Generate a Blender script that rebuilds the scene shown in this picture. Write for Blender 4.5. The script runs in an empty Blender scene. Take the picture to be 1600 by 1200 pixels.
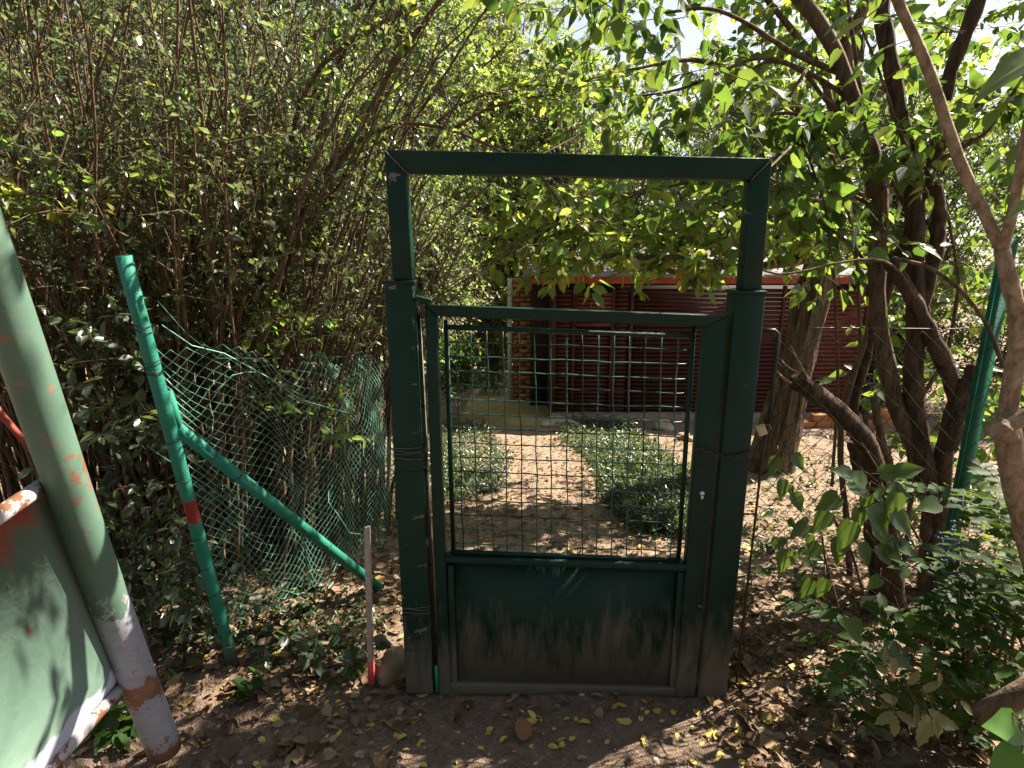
import bpy, math, random
import numpy as np
from mathutils import Vector
random.seed(7); rng = np.random.default_rng(11)
C = bpy.context.scene.collection
S = bpy.context.scene
PI = math.pi
# ------------------------------------------------------------------ camera, sky, sun, exposure
FP = 900.0; TH = math.radians(13.1); CAM = np.array([0.0, 0.0, 1.62])
cam = bpy.data.cameras.new('camera'); camo = bpy.data.objects.new('camera', cam); C.objects.link(camo)
cam.sensor_width = 36.0; cam.lens = FP/1600*36; cam.clip_start = 0.02; cam.clip_end = 400
camo.location = CAM; camo.rotation_euler = (PI/2-TH, 0, 0); S.camera = camo
SUN_AZ = math.radians(62)      # from +Y towards +X
SUN_EL = math.radians(46)
w = bpy.data.worlds.new('World'); S.world = w; w.use_nodes = True
nt = w.node_tree; bg = nt.nodes['Background']
sky = nt.nodes.new('ShaderNodeTexSky'); sky.sky_type = 'NISHITA'; sky.sun_disc = False
sky.sun_elevation = SUN_EL; sky.sun_rotation = SUN_AZ
hs = nt.nodes.new('ShaderNodeHueSaturation'); hs.inputs['Saturation'].default_value = .5; nt.links.new(sky.outputs[0], hs.inputs['Color']); nt.links.new(hs.outputs[0], bg.inputs[0]); bg.inputs[1].default_value = 0.05
sun = bpy.data.lights.new('sun', 'SUN'); sun.energy = 5.0; sun.angle = math.radians(0.5); sun.color = (1, .9, .74)
suno = bpy.data.objects.new('sun', sun); C.objects.link(suno)
sd = Vector((math.sin(SUN_AZ)*math.cos(SUN_EL), math.cos(SUN_AZ)*math.cos(SUN_EL), math.sin(SUN_EL)))
suno.rotation_euler = sd.to_track_quat('Z', 'Y').to_euler(); suno.location = (6, 4, 9)
S.view_settings.view_transform = 'Standard'; S.view_settings.look = 'None'
S.view_settings.gamma = 1; S.view_settings.use_curve_mapping = False
S.view_settings.exposure = 2.0
cy = S.cycles; cy.use_denoising = True; cy.max_bounces = 8; cy.diffuse_bounces = 5; cy.transmission_bounces = 6
cy.transparent_max_bounces = 8; cy.caustics_reflective = False; cy.caustics_refractive = False; cy.sample_clamp_indirect = 8
# ------------------------------------------------------------------ pixel rays
ct, st = math.cos(TH), math.sin(TH)
def P(px, py, Y):
    a = (px-800)/FP; b = (600-py)/FP
    s = Y/(b*st+ct)
    return np.array([CAM[0]+a*s, Y, CAM[2]+(b*ct-st)*s])
def ground(x, y):
    x = np.asarray(x, float); y = np.asarray(y, float)
    t = np.clip(y-2.0, 0, 14)
    z = -0.12*t*np.clip(t/1.0, 0, 1)
    z = z + 0.02*np.sin(x*2.3+1)*np.sin(y*1.9) + 0.010*np.sin(x*7.1+y*3.3)
    z = z - 0.03*np.exp(-((x-0.2)**2/1.2+(y-1.3)**2/.8))
    return z
def gz(x, y): return float(ground(x, y))
def PG(px, py):
    lo, hi = 0.3, 40.0
    for _ in range(40):
        m = (lo+hi)/2; p = P(px, py, m)
        if p[2] > gz(p[0], p[1]): lo = m
        else: hi = m
    return P(px, py, lo)
# ------------------------------------------------------------------ mesh batches
def unit(v):
    return v/np.maximum(np.linalg.norm(v, axis=-1, keepdims=True), 1e-9)
class MB:
    def __init__(s): s.v = []; s.f = {}; s.n = 0
    def add(s, v, faces):
        v = np.asarray(v, float).reshape(-1, 3); s.v.append(v)
        for f in faces:
            f = np.asarray(f, int)
            if f.ndim == 1: f = f[None]
            s.f.setdefault(f.shape[1], []).append(f+s.n)
        s.n += len(v); return s
    def tubes(s, Pp, R, sides=5, cap=True):
        Pp = np.asarray(Pp, float)
        if Pp.ndim == 2: Pp = Pp[None]
        M, K, _ = Pp.shape
        R = np.broadcast_to(np.asarray(R, float), (M, K))
        T = np.gradient(Pp, axis=1) if K > 2 else np.repeat((Pp[:, 1:]-Pp[:, :1]), 2, 1)
        T = unit(T)
        mx = np.abs(T).max(axis=1); ax = mx.argmin(axis=1)
        ref = np.eye(3)[ax][:, None, :]
        N = unit(np.cross(T, np.broadcast_to(ref, T.shape))); B = np.cross(T, N)
        an = np.arange(sides)*2*PI/sides
        V = Pp[:, :, None, :] + R[:, :, None, None]*(np.cos(an)[None, None, :, None]*N[:, :, None, :]+np.sin(an)[None, None, :, None]*B[:, :, None, :])
        idx = np.arange(M*K*sides).reshape(M, K, sides)
        a = idx[:, :-1, :]; b = np.roll(a, -1, axis=2); c = idx[:, 1:, :]; d = np.roll(c, -1, axis=2)
        F = [np.stack([a, b, d, c], -1).reshape(-1, 4)]
        if cap and sides > 3:
            F.append(idx[:, 0, ::-1].reshape(-1, sides)); F.append(idx[:, -1, :].reshape(-1, sides))
        return s.add(V.reshape(-1, 3), F)
    def leaves(s, pos, dr, nr, L, tmpl, wid=1.0):
        tv, tf = tmpl; tv = np.asarray(tv, float)
        N = len(pos)
        if N == 0: return s
        dr = unit(dr); side = unit(np.cross(nr, dr)); nr = np.cross(dr, side)
        L = np.broadcast_to(np.asarray(L, float), (N,)); W = L*np.broadcast_to(np.asarray(wid, float), (N,))
        V = pos[:, None, :] + (L[:, None]*tv[None, :, 0])[..., None]*dr[:, None, :] + (W[:, None]*tv[None, :, 1])[..., None]*side[:, None, :] + (L[:, None]*tv[None, :, 2])[..., None]*nr[:, None, :]
        k = len(tv); off = (np.arange(N)*k)[:, None]
        return s.add(V.reshape(-1, 3), [np.asarray(f)[None, :]+off for f in tf])
    def box(s, c, d, rz=0):
        c = np.asarray(c, float); h = np.asarray(d, float)/2
        v = np.array([[x, y, z] for x in (-1, 1) for y in (-1, 1) for z in (-1, 1)], float)*h
        cs, sn = math.cos(rz), math.sin(rz)
        v = np.stack([v[:, 0]*cs-v[:, 1]*sn, v[:, 0]*sn+v[:, 1]*cs, v[:, 2]], 1)+c
        return s.add(v, [[0, 1, 3, 2], [4, 6, 7, 5], [0, 4, 5, 1], [2, 3, 7, 6], [0, 2, 6, 4], [1, 5, 7, 3]])
    def prism(s, poly, vec):
        p = np.asarray(poly, float); n = len(p); v = np.concatenate([p, p+np.asarray(vec, float)])
        F = [list(range(n)), list(range(2*n-1, n-1, -1))]+[[i, i+n, (i+1) % n+n, (i+1) % n] for i in range(n)]
        return s.add(v, F)
    def mesh(s, name, off=(0, 0, 0)):
        V = np.concatenate(s.v)-np.asarray(off, float)
        m = bpy.data.meshes.new(name); m.vertices.add(len(V)); m.vertices.foreach_set('co', V.astype(np.float32).ravel())
        li = []; lt = []
        for k, fs in s.f.items():
            f = np.concatenate(fs); li.append(f.ravel()); lt.append(np.full(len(f), k))
        li = np.concatenate(li); lt = np.concatenate(lt)
        m.loops.add(len(li)); m.loops.foreach_set('vertex_index', li.astype(np.int32))
        m.polygons.add(len(lt)); m.polygons.foreach_set('loop_start', np.concatenate([[0], np.cumsum(lt)[:-1]]).astype(np.int32))
        m.polygons.foreach_set('loop_total', lt.astype(np.int32))
        m.update(calc_edges=True); m.validate()
        return m
LOC = {}
def thing(name, label, cat, loc, group=None):
    o = bpy.data.objects.new(name, None); C.objects.link(o); o.location = loc; o.empty_display_size = .1
    o['label'] = label; o['category'] = cat
    if group: o['group'] = group
    LOC[o.name] = np.asarray(loc, float); return o
def part(name, mb, mat, parent, stuff=False, smooth=False, bevel=0, label=None, fix=False):
    off = LOC[parent.name]; m = mb.mesh(name, off)
    if smooth: m.polygons.foreach_set('use_smooth', [True]*len(m.polygons))
    o = bpy.data.objects.new(name, m); C.objects.link(o); o.parent = parent
    if isinstance(mat, (list, tuple)):
        for q in mat: m.materials.append(q)
    else: m.materials.append(mat)
    if stuff: o['kind'] = 'stuff'
    if label: o['label'] = label
    if bevel:
        b = o.modifiers.new('bevel', 'BEVEL'); b.width = bevel; b.segments = 2; b.limit_method = 'ANGLE'
    LOC[o.name] = off
    return o
def single(name, mb, mat, label, cat, loc, group=None, kind=None, smooth=False, bevel=0):
    m = mb.mesh(name, loc)
    if smooth: m.polygons.foreach_set('use_smooth', [True]*len(m.polygons))
    o = bpy.data.objects.new(name, m); C.objects.link(o); o.location = loc; m.materials.append(mat)
    if label: o['label'] = label
    if cat: o['category'] = cat
    if group: o['group'] = group
    if kind: o['kind'] = kind
    if bevel:
        b = o.modifiers.new('bevel', 'BEVEL'); b.width = bevel; b.segments = 2; b.limit_method = 'ANGLE'
    LOC[o.name] = np.asarray(loc, float); return o
# ------------------------------------------------------------------ materials
def mat_new(name):
    m = bpy.data.materials.new(name); m.use_nodes = True; t = m.node_tree
    return m, t, t.nodes['Principled BSDF'], t.nodes['Material Output']
def N(t, k, **kw):
    n = t.nodes.new(k)
    for a, b in kw.items(): setattr(n, a, b)
    return n
def ramp(t, fac, stops):
    r = N(t, 'ShaderNodeValToRGB'); e = r.color_ramp.elements
    while len(e) < len(stops): e.new(.5)
    for q, (p_, c) in zip(e, stops):
        q.position = p_; q.color = (*c, 1)
    t.links.new(fac, r.inputs[0]); return r.outputs[0]
def noise(t, scale, detail=4, rough=.55, stretch=None, dist=0):
    tc = N(t, 'ShaderNodeTexCoord'); n = N(t, 'ShaderNodeTexNoise')
    n.inputs['Scale'].default_value = scale; n.inputs['Detail'].default_value = detail; n.inputs['Roughness'].default_value = rough
    n.inputs['Distortion'].default_value = dist
    if stretch:
        mp = N(t, 'ShaderNodeMapping'); mp.inputs['Scale'].default_value = stretch
        t.links.new(tc.outputs['Object'], mp.inputs[0]); t.links.new(mp.outputs[0], n.inputs['Vector'])
    else: t.links.new(tc.outputs['Object'], n.inputs['Vector'])
    return n.outputs[0]
def mix(t, fac, a, b):
    m = N(t, 'ShaderNodeMix', data_type='RGBA')
    for s_, x in ((m.inputs[0], fac), (m.inputs[6], a), (m.inputs[7], b)):
        if isinstance(x, (int, float)): s_.default_value = x
        elif isinstance(x, tuple): s_.default_value = (*x, 1)
        else: t.links.new(x, s_)
    return m.outputs[2]
def bump(t, bs, h, dist=.01, strength=1):
    b = N(t, 'ShaderNodeBump'); b.inputs['Distance'].default_value = dist; b.inputs['Strength'].default_value = strength
    t.links.new(h, b.inputs['Height']); t.links.new(b.outputs[0], bs.inputs['Normal'])
def leaf_mat(name, cols, trans, tf=.42, rough=.5, spec=.35):
    m, t, bs, out = mat_new(name)
    g = N(t, 'ShaderNodeNewGeometry'); n = len(cols)
    c = ramp(t, g.outputs['Random Per Island'], [(i/(n-1), q) for i, q in enumerate(cols)])
    t.links.new(c, bs.inputs['Base Color']); bs.inputs['Roughness'].default_value = rough; bs.inputs['Specular IOR Level'].default_value = spec
    bump(t, bs, noise(t, 45, 2), .004, .25)
    tr = N(t, 'ShaderNodeBsdfTranslucent')
    n2 = len(trans); c2 = ramp(t, g.outputs['Random Per Island'], [(i/(n2-1), q) for i, q in enumerate(trans)])
    t.links.new(c2, tr.inputs[0])
    ms = N(t, 'ShaderNodeMixShader'); ms.inputs[0].default_value = tf
    t.links.new(bs.outputs[0], ms.inputs[1]); t.links.new(tr.outputs[0], ms.inputs[2]); t.links.new(ms.outputs[0], out.inputs[0])
    return m
def bark_mat(name, c1, c2, scale=30, stretch=(1, 1, .25), b=.006, rough=.85):
    m, t, bs, out = mat_new(name)
    n = noise(t, scale, 5, .65, stretch, .6)
    t.links.new(ramp(t, n, [(.3, c1), (.7, c2)]), bs.inputs['Base Color']); bs.inputs['Roughness'].default_value = rough
    bs.inputs['Specular IOR Level'].default_value = .2
    bump(t, bs, n, b); return m
def plain(name, c, rough=.6, metal=0, var=.3, scale=20, b=0):
    m, t, bs, out = mat_new(name)
    n = noise(t, scale, 4)
    t.links.new(ramp(t, n, [(.25, tuple(x*(1-var) for x in c)), (.75, tuple(min(1, x*(1+var)) for x in c))]), bs.inputs['Base Color'])
    bs.inputs['Roughness'].default_value = rough; bs.inputs['Metallic'].default_value = metal
    if b: bump(t, bs, n, b)
    return m
LF_THK = leaf_mat('leaf_thicket', [(.03, .05, .024), (.05, .08, .035), (.075, .1, .05), (.11, .12, .07)], [(.16, .24, .08), (.26, .36, .12), (.42, .46, .16)], .34, .33, .7)
LF_LIL = leaf_mat('leaf_lilac', [(.02, .045, .018), (.035, .07, .022), (.055, .095, .03)], [(.14, .28, .035), (.24, .4, .05), (.4, .5, .07)], .33, .42, .45)
LF_TREE = leaf_mat('leaf_tree', [(.045, .09, .03), (.07, .12, .03), (.11, .15, .035), (.25, .2, .03)], [(.25, .44, .07), (.36, .55, .09), (.55, .55, .09)], .45, .42, .45)
LF_BACK = leaf_mat('leaf_back', [(.05, .09, .02), (.08, .13, .03), (.12, .16, .04), (.16, .17, .05)], [(.28, .46, .08), (.4, .56, .11), (.52, .58, .15)], .45, .45, .5)
LF_BACKY = leaf_mat('leaf_back_yellow', [(.06, .1, .02), (.1, .14, .03), (.14, .16, .04)], [(.34, .5, .07), (.46, .58, .09), (.6, .58, .12)], .45, .5, .3)
LF_DARK = leaf_mat('leaf_glossy', [(.012, .03, .008), (.02, .048, .012), (.032, .062, .014)], [(.1, .22, .02), (.18, .32, .03)], .28, .55, .12)
LF_COVER = leaf_mat('leaf_groundcover', [(.016, .03, .018), (.028, .048, .026), (.045, .07, .04), (.12, .15, .1)], [(.14, .22, .04), (.25, .34, .08)], .25, .35, .5)
LF_PALE = leaf_mat('leaf_pale', [(.1, .12, .045), (.14, .15, .06), (.16, .14, .07)], [(.35, .35, .08), (.45, .4, .1)], .25, .5, .4)
LF_BRIGHT = leaf_mat('leaf_bright', [(.07, .17, .03), (.1, .22, .04)], [(.2, .42, .05), (.25, .48, .06)], .3, .45, .4)
LF_DRY = leaf_mat('leaf_litter', [(.07, .04, .025), (.13, .08, .045), (.2, .13, .08), (.3, .22, .14), (.1, .06, .04)], [(.2, .1, .04), (.3, .18, .06)], .1, .75, .2)
LF_YEL = leaf_mat('leaf_yellow', [(.5, .33, .05), (.6, .45, .1), (.55, .42, .16)], [(.6, .45, .08), (.6, .45, .1)], .15, .6, .3)
BK_THK = bark_mat('bark_thicket', (.045, .029, .019), (.2, .13, .082), 40, (1, 1, .2), .003)
BK_DARK = bark_mat('bark_dark', (.012, .008, .006), (.12, .075, .048), 34, (1, 1, .22), .02)
BK_LIL = bark_mat('bark_lilac', (.035, .022, .015), (.19, .125, .08), 36, (1, 1, .22), .014)
BK_PALE = bark_mat('bark_pale', (.12, .075, .045), (.42, .3, .2), 45, (1, 1, .6), .006, .7)
BK_ROUGH = bark_mat('bark_grooved', (.008, .006, .004), (.2, .15, .1), 34, (1, 1, .12), .04)
BK_TWIG = bark_mat('bark_twig', (.05, .03, .02), (.13, .085, .055), 60, (1, 1, 1), .001)
BK_GREY = bark_mat('bark_grey', (.06, .05, .04), (.2, .17, .13), 16, (1, 1, .3), .008)
def paint_mat(name, base, base2, chip, chipth=.68, dirt=False, z0=0, rough=.38, streak=(6, 6, 60), chipscale=9):
    m, t, bs, out = mat_new(name)
    n1 = noise(t, 5, 5, .6)
    col = ramp(t, n1, [(.3, base), (.75, base2)])
    n2 = noise(t, chipscale, 6, .7, (1, 1, 1.6), .4)
    msk = ramp(t, n2, [(chipth, (0, 0, 0)), (chipth+.012, (1, 1, 1))])
    col = mix(t, msk, col, chip)
    r = None
    if dirt:
        tc = N(t, 'ShaderNodeTexCoord'); sp = N(t, 'ShaderNodeSeparateXYZ'); t.links.new(tc.outputs['Object'], sp.inputs[0])
        mr = N(t, 'ShaderNodeMapRange'); t.links.new(sp.outputs[2], mr.inputs[0])
        mr.inputs[1].default_value = .5; mr.inputs[2].default_value = 0.0; mr.inputs[3].default_value = 0; mr.inputs[4].default_value = .62
        n3 = noise(t, 14, 6, .7, (1.6, 1, .35), .5)
        ad = N(t, 'ShaderNodeMath', operation='ADD'); t.links.new(mr.outputs[0], ad.inputs[0]); t.links.new(n3, ad.inputs[1])
        dm = ramp(t, ad.outputs[0], [(.7, (0, 0, 0)), (1.08, (.8, .8, .8))])
        col = mix(t, dm, col, (.13, .11, .092))
    t.links.new(col, bs.inputs['Base Color'])
    n4 = noise(t, 3, 5, .7, streak)
    rr = N(t, 'ShaderNodeMapRange'); t.links.new(n4, rr.inputs[0]); rr.inputs[3].default_value = rough-.1; rr.inputs[4].default_value = rough+.22
    t.links.new(rr.outputs[0], bs.inputs['Roughness']); bs.inputs['Specular IOR Level'].default_value = .25
    bump(t, bs, n4, .003, .6)
    return m
G_DARK = paint_mat('paint_dark_green', (.001, .019, .013), (.003, .031, .022), (.16, .14, .12), .69, True)
G_DARK2 = paint_mat('paint_dark_green_post', (.001, .021, .014), (.003, .035, .025), (.15, .12, .1), .605, True, chipscale=7)
G_BARE = paint_mat('paint_worn', (.09, .075, .06), (.13, .11, .09), (.004, .05, .035), .58)
G_TURQ = paint_mat('paint_turquoise', (.012, .15, .105), (.03, .22, .16), (.09, .12, .095), .62, False, rough=.5, chipscale=22)
G_POST = paint_mat('paint_mid_green', (.003, .08, .045), (.005, .11, .06), (.1, .05, .03), .7, False, rough=.45)
G_SAGE = paint_mat('paint_sage', (.09, .19, .14), (.13, .25, .19), (.3, .06, .035), .68, False, rough=.5, chipscale=4)
RUST = plain('rust_red', (.22, .035, .02), .7, 0, .4, 25, .002)
RUSTY = paint_mat('rusty_bare', (.3, .28, .3), (.4, .38, .42), (.16, .07, .035), .53, rough=.6, chipscale=18)
WIRE_G = plain('wire_green', (.018, .08, .058), .45, .1, .5, 60)
WIRE_T = plain('wire_teal', (.15, .36, .27), .4, .1, .5, 30)
WIRE_D = plain('wire_dark', (.02, .027, .024), .5, .3, .4, 40)
WIRE_R = plain('wire_rusty', (.06, .035, .025), .6, .4, .4, 60)
STEEL = plain('steel_grey', (.1, .12, .125), .4, .5, .3, 40)
BRASS = plain('padlock_metal', (.45, .4, .27), .4, .3, .25, 40)
# ------------------------------------------------------------------ leaf templates (along, across, normal)
KITE = ([(0, 0, 0), (.42, .27, .07), (1, 0, -.06), (.42, -.27, .07)], [(0, 1, 2), (0, 2, 3)])
OVAL = ([(0, 0, 0), (.22, .24, .05), (.62, .25, .04), (1, 0, -.08), (.62, -.25, .04), (.22, -.24, .05)], [(0, 1, 2, 3), (0, 3, 4, 5)])
HEART = ([(0, 0, 0), (-.07, .2, .03), (.1, .39, .06), (.42, .40, .06), (.75, .19, .0), (1.05, 0, -.1), (.75, -.19, .0), (.42, -.40, .06), (.1, -.39, .06), (-.07, -.2, .03), (.45, 0, -.02)],
         [(0, 1, 2, 10), (10, 2, 3), (10, 3, 4, 5), (10, 5, 6, 7), (10, 7, 8), (10, 8, 9, 0)])
LANCE = ([(0, 0, 0), (.2, .13, .03), (.55, .17, .03), (.82, .09, -.01), (1, 0, -.1), (.82, -.09, -.01), (.55, -.17, .03), (.2, -.13, .03)], [(0, 1, 2, 3, 4), (0, 4, 5, 6, 7)])
SPINY = ([(0, 0, 0), (.12, .17, .03), (.2, .15, .03), (.3, .25, .05), (.4, .2, .03), (.52, .27, .05), (.6, .2, .02), (.74, .21, .02), (.8, .12, -.01), (1, 0, -.08),
          (.8, -.12, -.01), (.74, -.21, .02), (.6, -.2, .02), (.52, -.27, .05), (.4, -.2, .03), (.3, -.25, .05), (.2, -.15, .03), (.12, -.17, .03), (.5, 0, -.015)],
         [(0, 1, 2, 18), (2, 3, 4, 18), (4, 5, 6, 18), (6, 7, 8, 18), (8, 9, 18), (9, 10, 18), (10, 11, 12, 18), (12, 13, 14, 18), (14, 15, 16, 18), (16, 17, 0, 18)])
def interp(pts, n):
    pts = np.asarray(pts); s = np.r_[0, np.cumsum(np.linalg.norm(np.diff(pts, axis=0), axis=1))]; u = np.linspace(0, s[-1], n)
    q = np.stack([np.interp(u, s, pts[:, i]) for i in range(3)], 1)
    for _ in range(2): q[1:-1] = (q[:-2]+2*q[1:-1]+q[2:])/4
    return q
GAPS = [PG(600, 1185), PG(470, 1130), PG(700, 1150), PG(820, 1190), PG(510, 1150), PG(560, 1175), PG(440, 1165), PG(640, 1125), PG(1110, 1095), PG(1190, 1010), PG(300, 1190), PG(960, 1092)]  # ground spots whose sun rays are cleared of crown leaves to place light patches
SDV = np.array([math.sin(SUN_AZ)*math.cos(SUN_EL), math.cos(SUN_AZ)*math.cos(SUN_EL), math.sin(SUN_EL)])
def gapped(p, rad=.48):
    keep = np.ones(len(p), bool)
    for g in GAPS:
        v = p-g; d = v-(v@SDV)[:, None]*SDV; keep &= ~((np.linalg.norm(d, axis=1) < rad) & (p[:, 2] > 2.3))
    return p[keep]
def rdir(n, zmin=-1, zmax=1):
    z = rng.uniform(zmin, zmax, n); a = rng.uniform(0, 2*PI, n); r = np.sqrt(np.maximum(0, 1-z*z))
    return np.stack([r*np.cos(a), r*np.sin(a), z], 1)
def twig_paths(st_, dr, ln, K=4, droop=.25, wob=.06):
    M = len(st_); t = np.linspace(0, 1, K)[None, :, None]; ln = np.broadcast_to(ln, (M,))[:, None, None]
    p = st_[:, None, :]+dr[:, None, :]*ln*t
    p[..., 2] -= (droop*ln*t*t)[..., 0]
    p += rng.normal(0, 1, p.shape)*wob*ln*t
    return p
def along(paths, t):                       # paths (M,K,3), t (M,n) -> pos, tangent
    M, K, _ = paths.shape; f = t*(K-1); i = np.clip(f.astype(int), 0, K-2); fr = (f-i)[..., None]
    mi = np.arange(M)[:, None]; a = paths[mi, i]; b = paths[mi, i+1]
    return a*(1-fr)+b*fr, unit(b-a)
def leaves_on(mb, paths, n, size, tmpl, hang=.2, up=1.0, tmin=.12, wid=1.0, spread=.9):
    M = len(paths); t = rng.uniform(tmin, 1, (M, n)); pos, tan = along(paths, t)
    pos = pos.reshape(-1, 3); tan = tan.reshape(-1, 3); k = len(pos)
    d = unit(tan*.5+rdir(k)*spread+np.array([0, 0, -hang]))
    nr = unit(np.array([0, 0, up])+rdir(k)*.75)
    mb.leaves(pos+d*size*.15, d, nr, size*rng.uniform(.42, 1.35, k), tmpl, wid*rng.uniform(.75, 1.2, k))
def twig_tubes(mb, paths, r0, sides=3):
    K = paths.shape[1]; r = np.linspace(1, .35, K)[None]*np.broadcast_to(r0, (len(paths),))[:, None]
    mb.tubes(paths, r, sides, cap=False)
# ------------------------------------------------------------------ ground
def grid_sheet(x0, x1, nx, y0, y1, ny, extra=0.0, jit=0):
    xs = np.linspace(x0, x1, nx); ys = np.linspace(y0, y1, ny); X, Y = np.meshgrid(xs, ys)
    Z = ground(X, Y)+extra+(rng.normal(0, jit, X.shape) if jit else 0)
    i = np.arange(nx*ny).reshape(ny, nx); F = np.stack([i[:-1, :-1], i[:-1, 1:], i[1:, 1:], i[1:, :-1]], -1).reshape(-1, 4)
    return MB().add(np.stack([X, Y, Z], -1).reshape(-1, 3), [F])
def soil_mat():
    m, t, bs, out = mat_new('soil')
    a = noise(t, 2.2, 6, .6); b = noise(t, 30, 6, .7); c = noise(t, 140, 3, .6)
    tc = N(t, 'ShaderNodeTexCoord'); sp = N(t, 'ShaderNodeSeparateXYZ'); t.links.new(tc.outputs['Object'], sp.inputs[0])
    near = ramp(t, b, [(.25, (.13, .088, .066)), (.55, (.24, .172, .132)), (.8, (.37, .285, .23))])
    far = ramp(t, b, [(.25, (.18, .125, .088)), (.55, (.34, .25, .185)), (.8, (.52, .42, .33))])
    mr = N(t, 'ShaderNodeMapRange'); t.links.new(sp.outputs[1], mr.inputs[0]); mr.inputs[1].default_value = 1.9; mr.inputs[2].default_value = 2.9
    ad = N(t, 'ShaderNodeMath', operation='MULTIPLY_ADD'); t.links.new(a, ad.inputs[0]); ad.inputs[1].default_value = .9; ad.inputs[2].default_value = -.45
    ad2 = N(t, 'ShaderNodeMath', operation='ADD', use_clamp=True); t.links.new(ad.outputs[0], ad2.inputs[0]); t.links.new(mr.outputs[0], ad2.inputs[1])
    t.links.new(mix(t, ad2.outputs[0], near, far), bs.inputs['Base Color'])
    bs.inputs['Roughness'].default_value = .95; bs.inputs['Specular IOR Level'].default_value = .1
    ad3 = N(t, 'ShaderNodeMath', operation='ADD'); t.links.new(b, ad3.inputs[0]); t.links.new(c, ad3.inputs[1])
    bump(t, bs, ad3.outputs[0], .02, .9); return m
SOIL = soil_mat()
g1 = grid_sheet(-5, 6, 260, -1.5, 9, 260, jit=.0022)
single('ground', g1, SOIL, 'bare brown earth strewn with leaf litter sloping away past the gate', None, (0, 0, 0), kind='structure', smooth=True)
g2 = MB()
xs = np.array([-120, -40, -15, -5, 0, 6, 15, 40, 120.]); ys = np.array([-120, -30, -8, -1.5, 2, 5, 9, 20, 60, 160.])
X, Y = np.meshgrid(xs, ys); Z = ground(X, Y)-.035
i = np.arange(X.size).reshape(X.shape); g2.add(np.stack([X, Y, Z], -1).reshape(-1, 3), [np.stack([i[:-1, :-1], i[:-1, 1:], i[1:, 1:], i[1:, :-1]], -1).reshape(-1, 4)])
single('terrain', g2, SOIL, 'surrounding earth beyond the garden', None, (0, 0, 0), kind='structure')
# ochre concrete slab before the shed
CONC = plain('concrete_ochre', (.32, .25, .11), .9, 0, .35, 9, .01)
sl = [PG(718, 664), PG(868, 668), PG(905, 640), PG(905, 600), PG(742, 603)]
sl = [np.array([p[0], p[1], gz(p[0], p[1])-.06]) for p in sl]
m_ = MB().prism(sl, (0, 0, .085)); single('concrete_slab', m_, CONC, 'ochre stained concrete slab beside the brick end of the shed', None, sl[0], kind='structure')
# ------------------------------------------------------------------ shed
YS = 7.75
shed = thing('shed', 'low dark red slatted shed with an orange fascia behind the gate', 'shed', PG(1090, 655))
RED_SHADED = paint_mat('shed_red_shaded', (.035, .008, .006), (.065, .016, .011), (.2, .09, .05), .66, rough=.5, streak=(60, 60, 6), chipscale=14)  # red darkened to carry the shade on the shed front
RED_LIT = paint_mat('shed_red_lit', (.085, .02, .012), (.14, .035, .02), (.3, .15, .08), .66, rough=.5, streak=(60, 60, 6))  # lighter copy of the red, sun and bounce light put into its colour
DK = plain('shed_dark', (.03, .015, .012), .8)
ORG = paint_mat('fascia_orange', (.2, .035, .015), (.32, .06, .025), (.3, .2, .12), .68, rough=.55)
xl, xr = P(862, 600, YS)[0], P(1343, 600, YS)[0]; zt, zb = P(1100, 446, YS)[2], P(1100, 654, YS)[2]
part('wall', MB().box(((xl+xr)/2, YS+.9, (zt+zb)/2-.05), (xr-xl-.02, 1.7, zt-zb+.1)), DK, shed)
def slat_panel(pxa, pxb, za, zb_, y, mat, pitch=.058):
    xa, xb = P(pxa, 550, y)[0], P(pxb, 550, y)[0]; n = int((zb_-za)/pitch); base = None
    an = np.linspace(-PI/2, PI/2, 5); pr = [(-.0, y+.02, -.026)]+[(0, y-.022*math.cos(a), .026*math.sin(a)) for a in an]+[(0, y+.02, .026)]
    for k in range(n):
        z = za+pitch*(k+.5)
        if base is None:
            mb = MB().prism([np.array([xa, q[1], q[2]+z]) for q in pr], (xb-xa, 0, 0)); base = part('slat', mb, mat, shed)
        else:
            o = base.copy(); C.objects.link(o); o.parent = shed; o.location = (random.uniform(-.004, .004), random.uniform(-.003, .003), pitch*k)
slat_panel(868, 893, zb+.12, zt-.02, YS-.03, RED_SHADED); slat_panel(956, 979, zb+.12, zt-.02, YS-.03, RED_SHADED)
slat_panel(897, 952, zb+.12, P(920, 514, YS)[2], YS-.03, RED_SHADED); slat_panel(897, 952, P(920, 510, YS)[2], P(920, 453, YS)[2], YS-.06, RED_LIT)
slat_panel(987, 1212, zb+.12, zt-.02, YS-.03, RED_SHADED); slat_panel(1217, 1341, zb+.12, zt-.02, YS-.03, RED_LIT)
for px in (865, 895, 954, 983, 1214, 1343):
    x = P(px, 550, YS)[0]; part('batten', MB().box((x, YS-.04, (zt+zb)/2), (.045, .05, zt-zb)), RED_SHADED, shed, bevel=.004)
part('sill', MB().box(((xl+xr)/2, YS-.1, zb+.04), (xr-xl, .26, .13)), plain('concrete_sill', (.28, .22, .17), .9, 0, .3, 12, .006), shed, bevel=.008)
part('recess_shade', MB().box(((P(834, 550, 8.9)[0]+P(866, 550, 8.9)[0])/2, 8.9, (zt+zb)/2), (P(866, 550, 8.9)[0]-P(834, 550, 8.9)[0]+.1, .1, zt-zb+.3)), DK, shed)  # dark panel standing in for the shade in the gap beside the brick
fz = P(1100, 438, YS-.2)[2]; fx0 = P(912, 438, YS-.2)[0]-.75; fx1 = xr+.25
part('fascia', MB().box(((fx0+fx1)/2, YS-.22, fz), (fx1-fx0, .03, .085)), ORG, shed, bevel=.004)
ROOF = plain('roofing_felt', (.2, .19, .2), .85, 0, .35, 6, .006)
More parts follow.
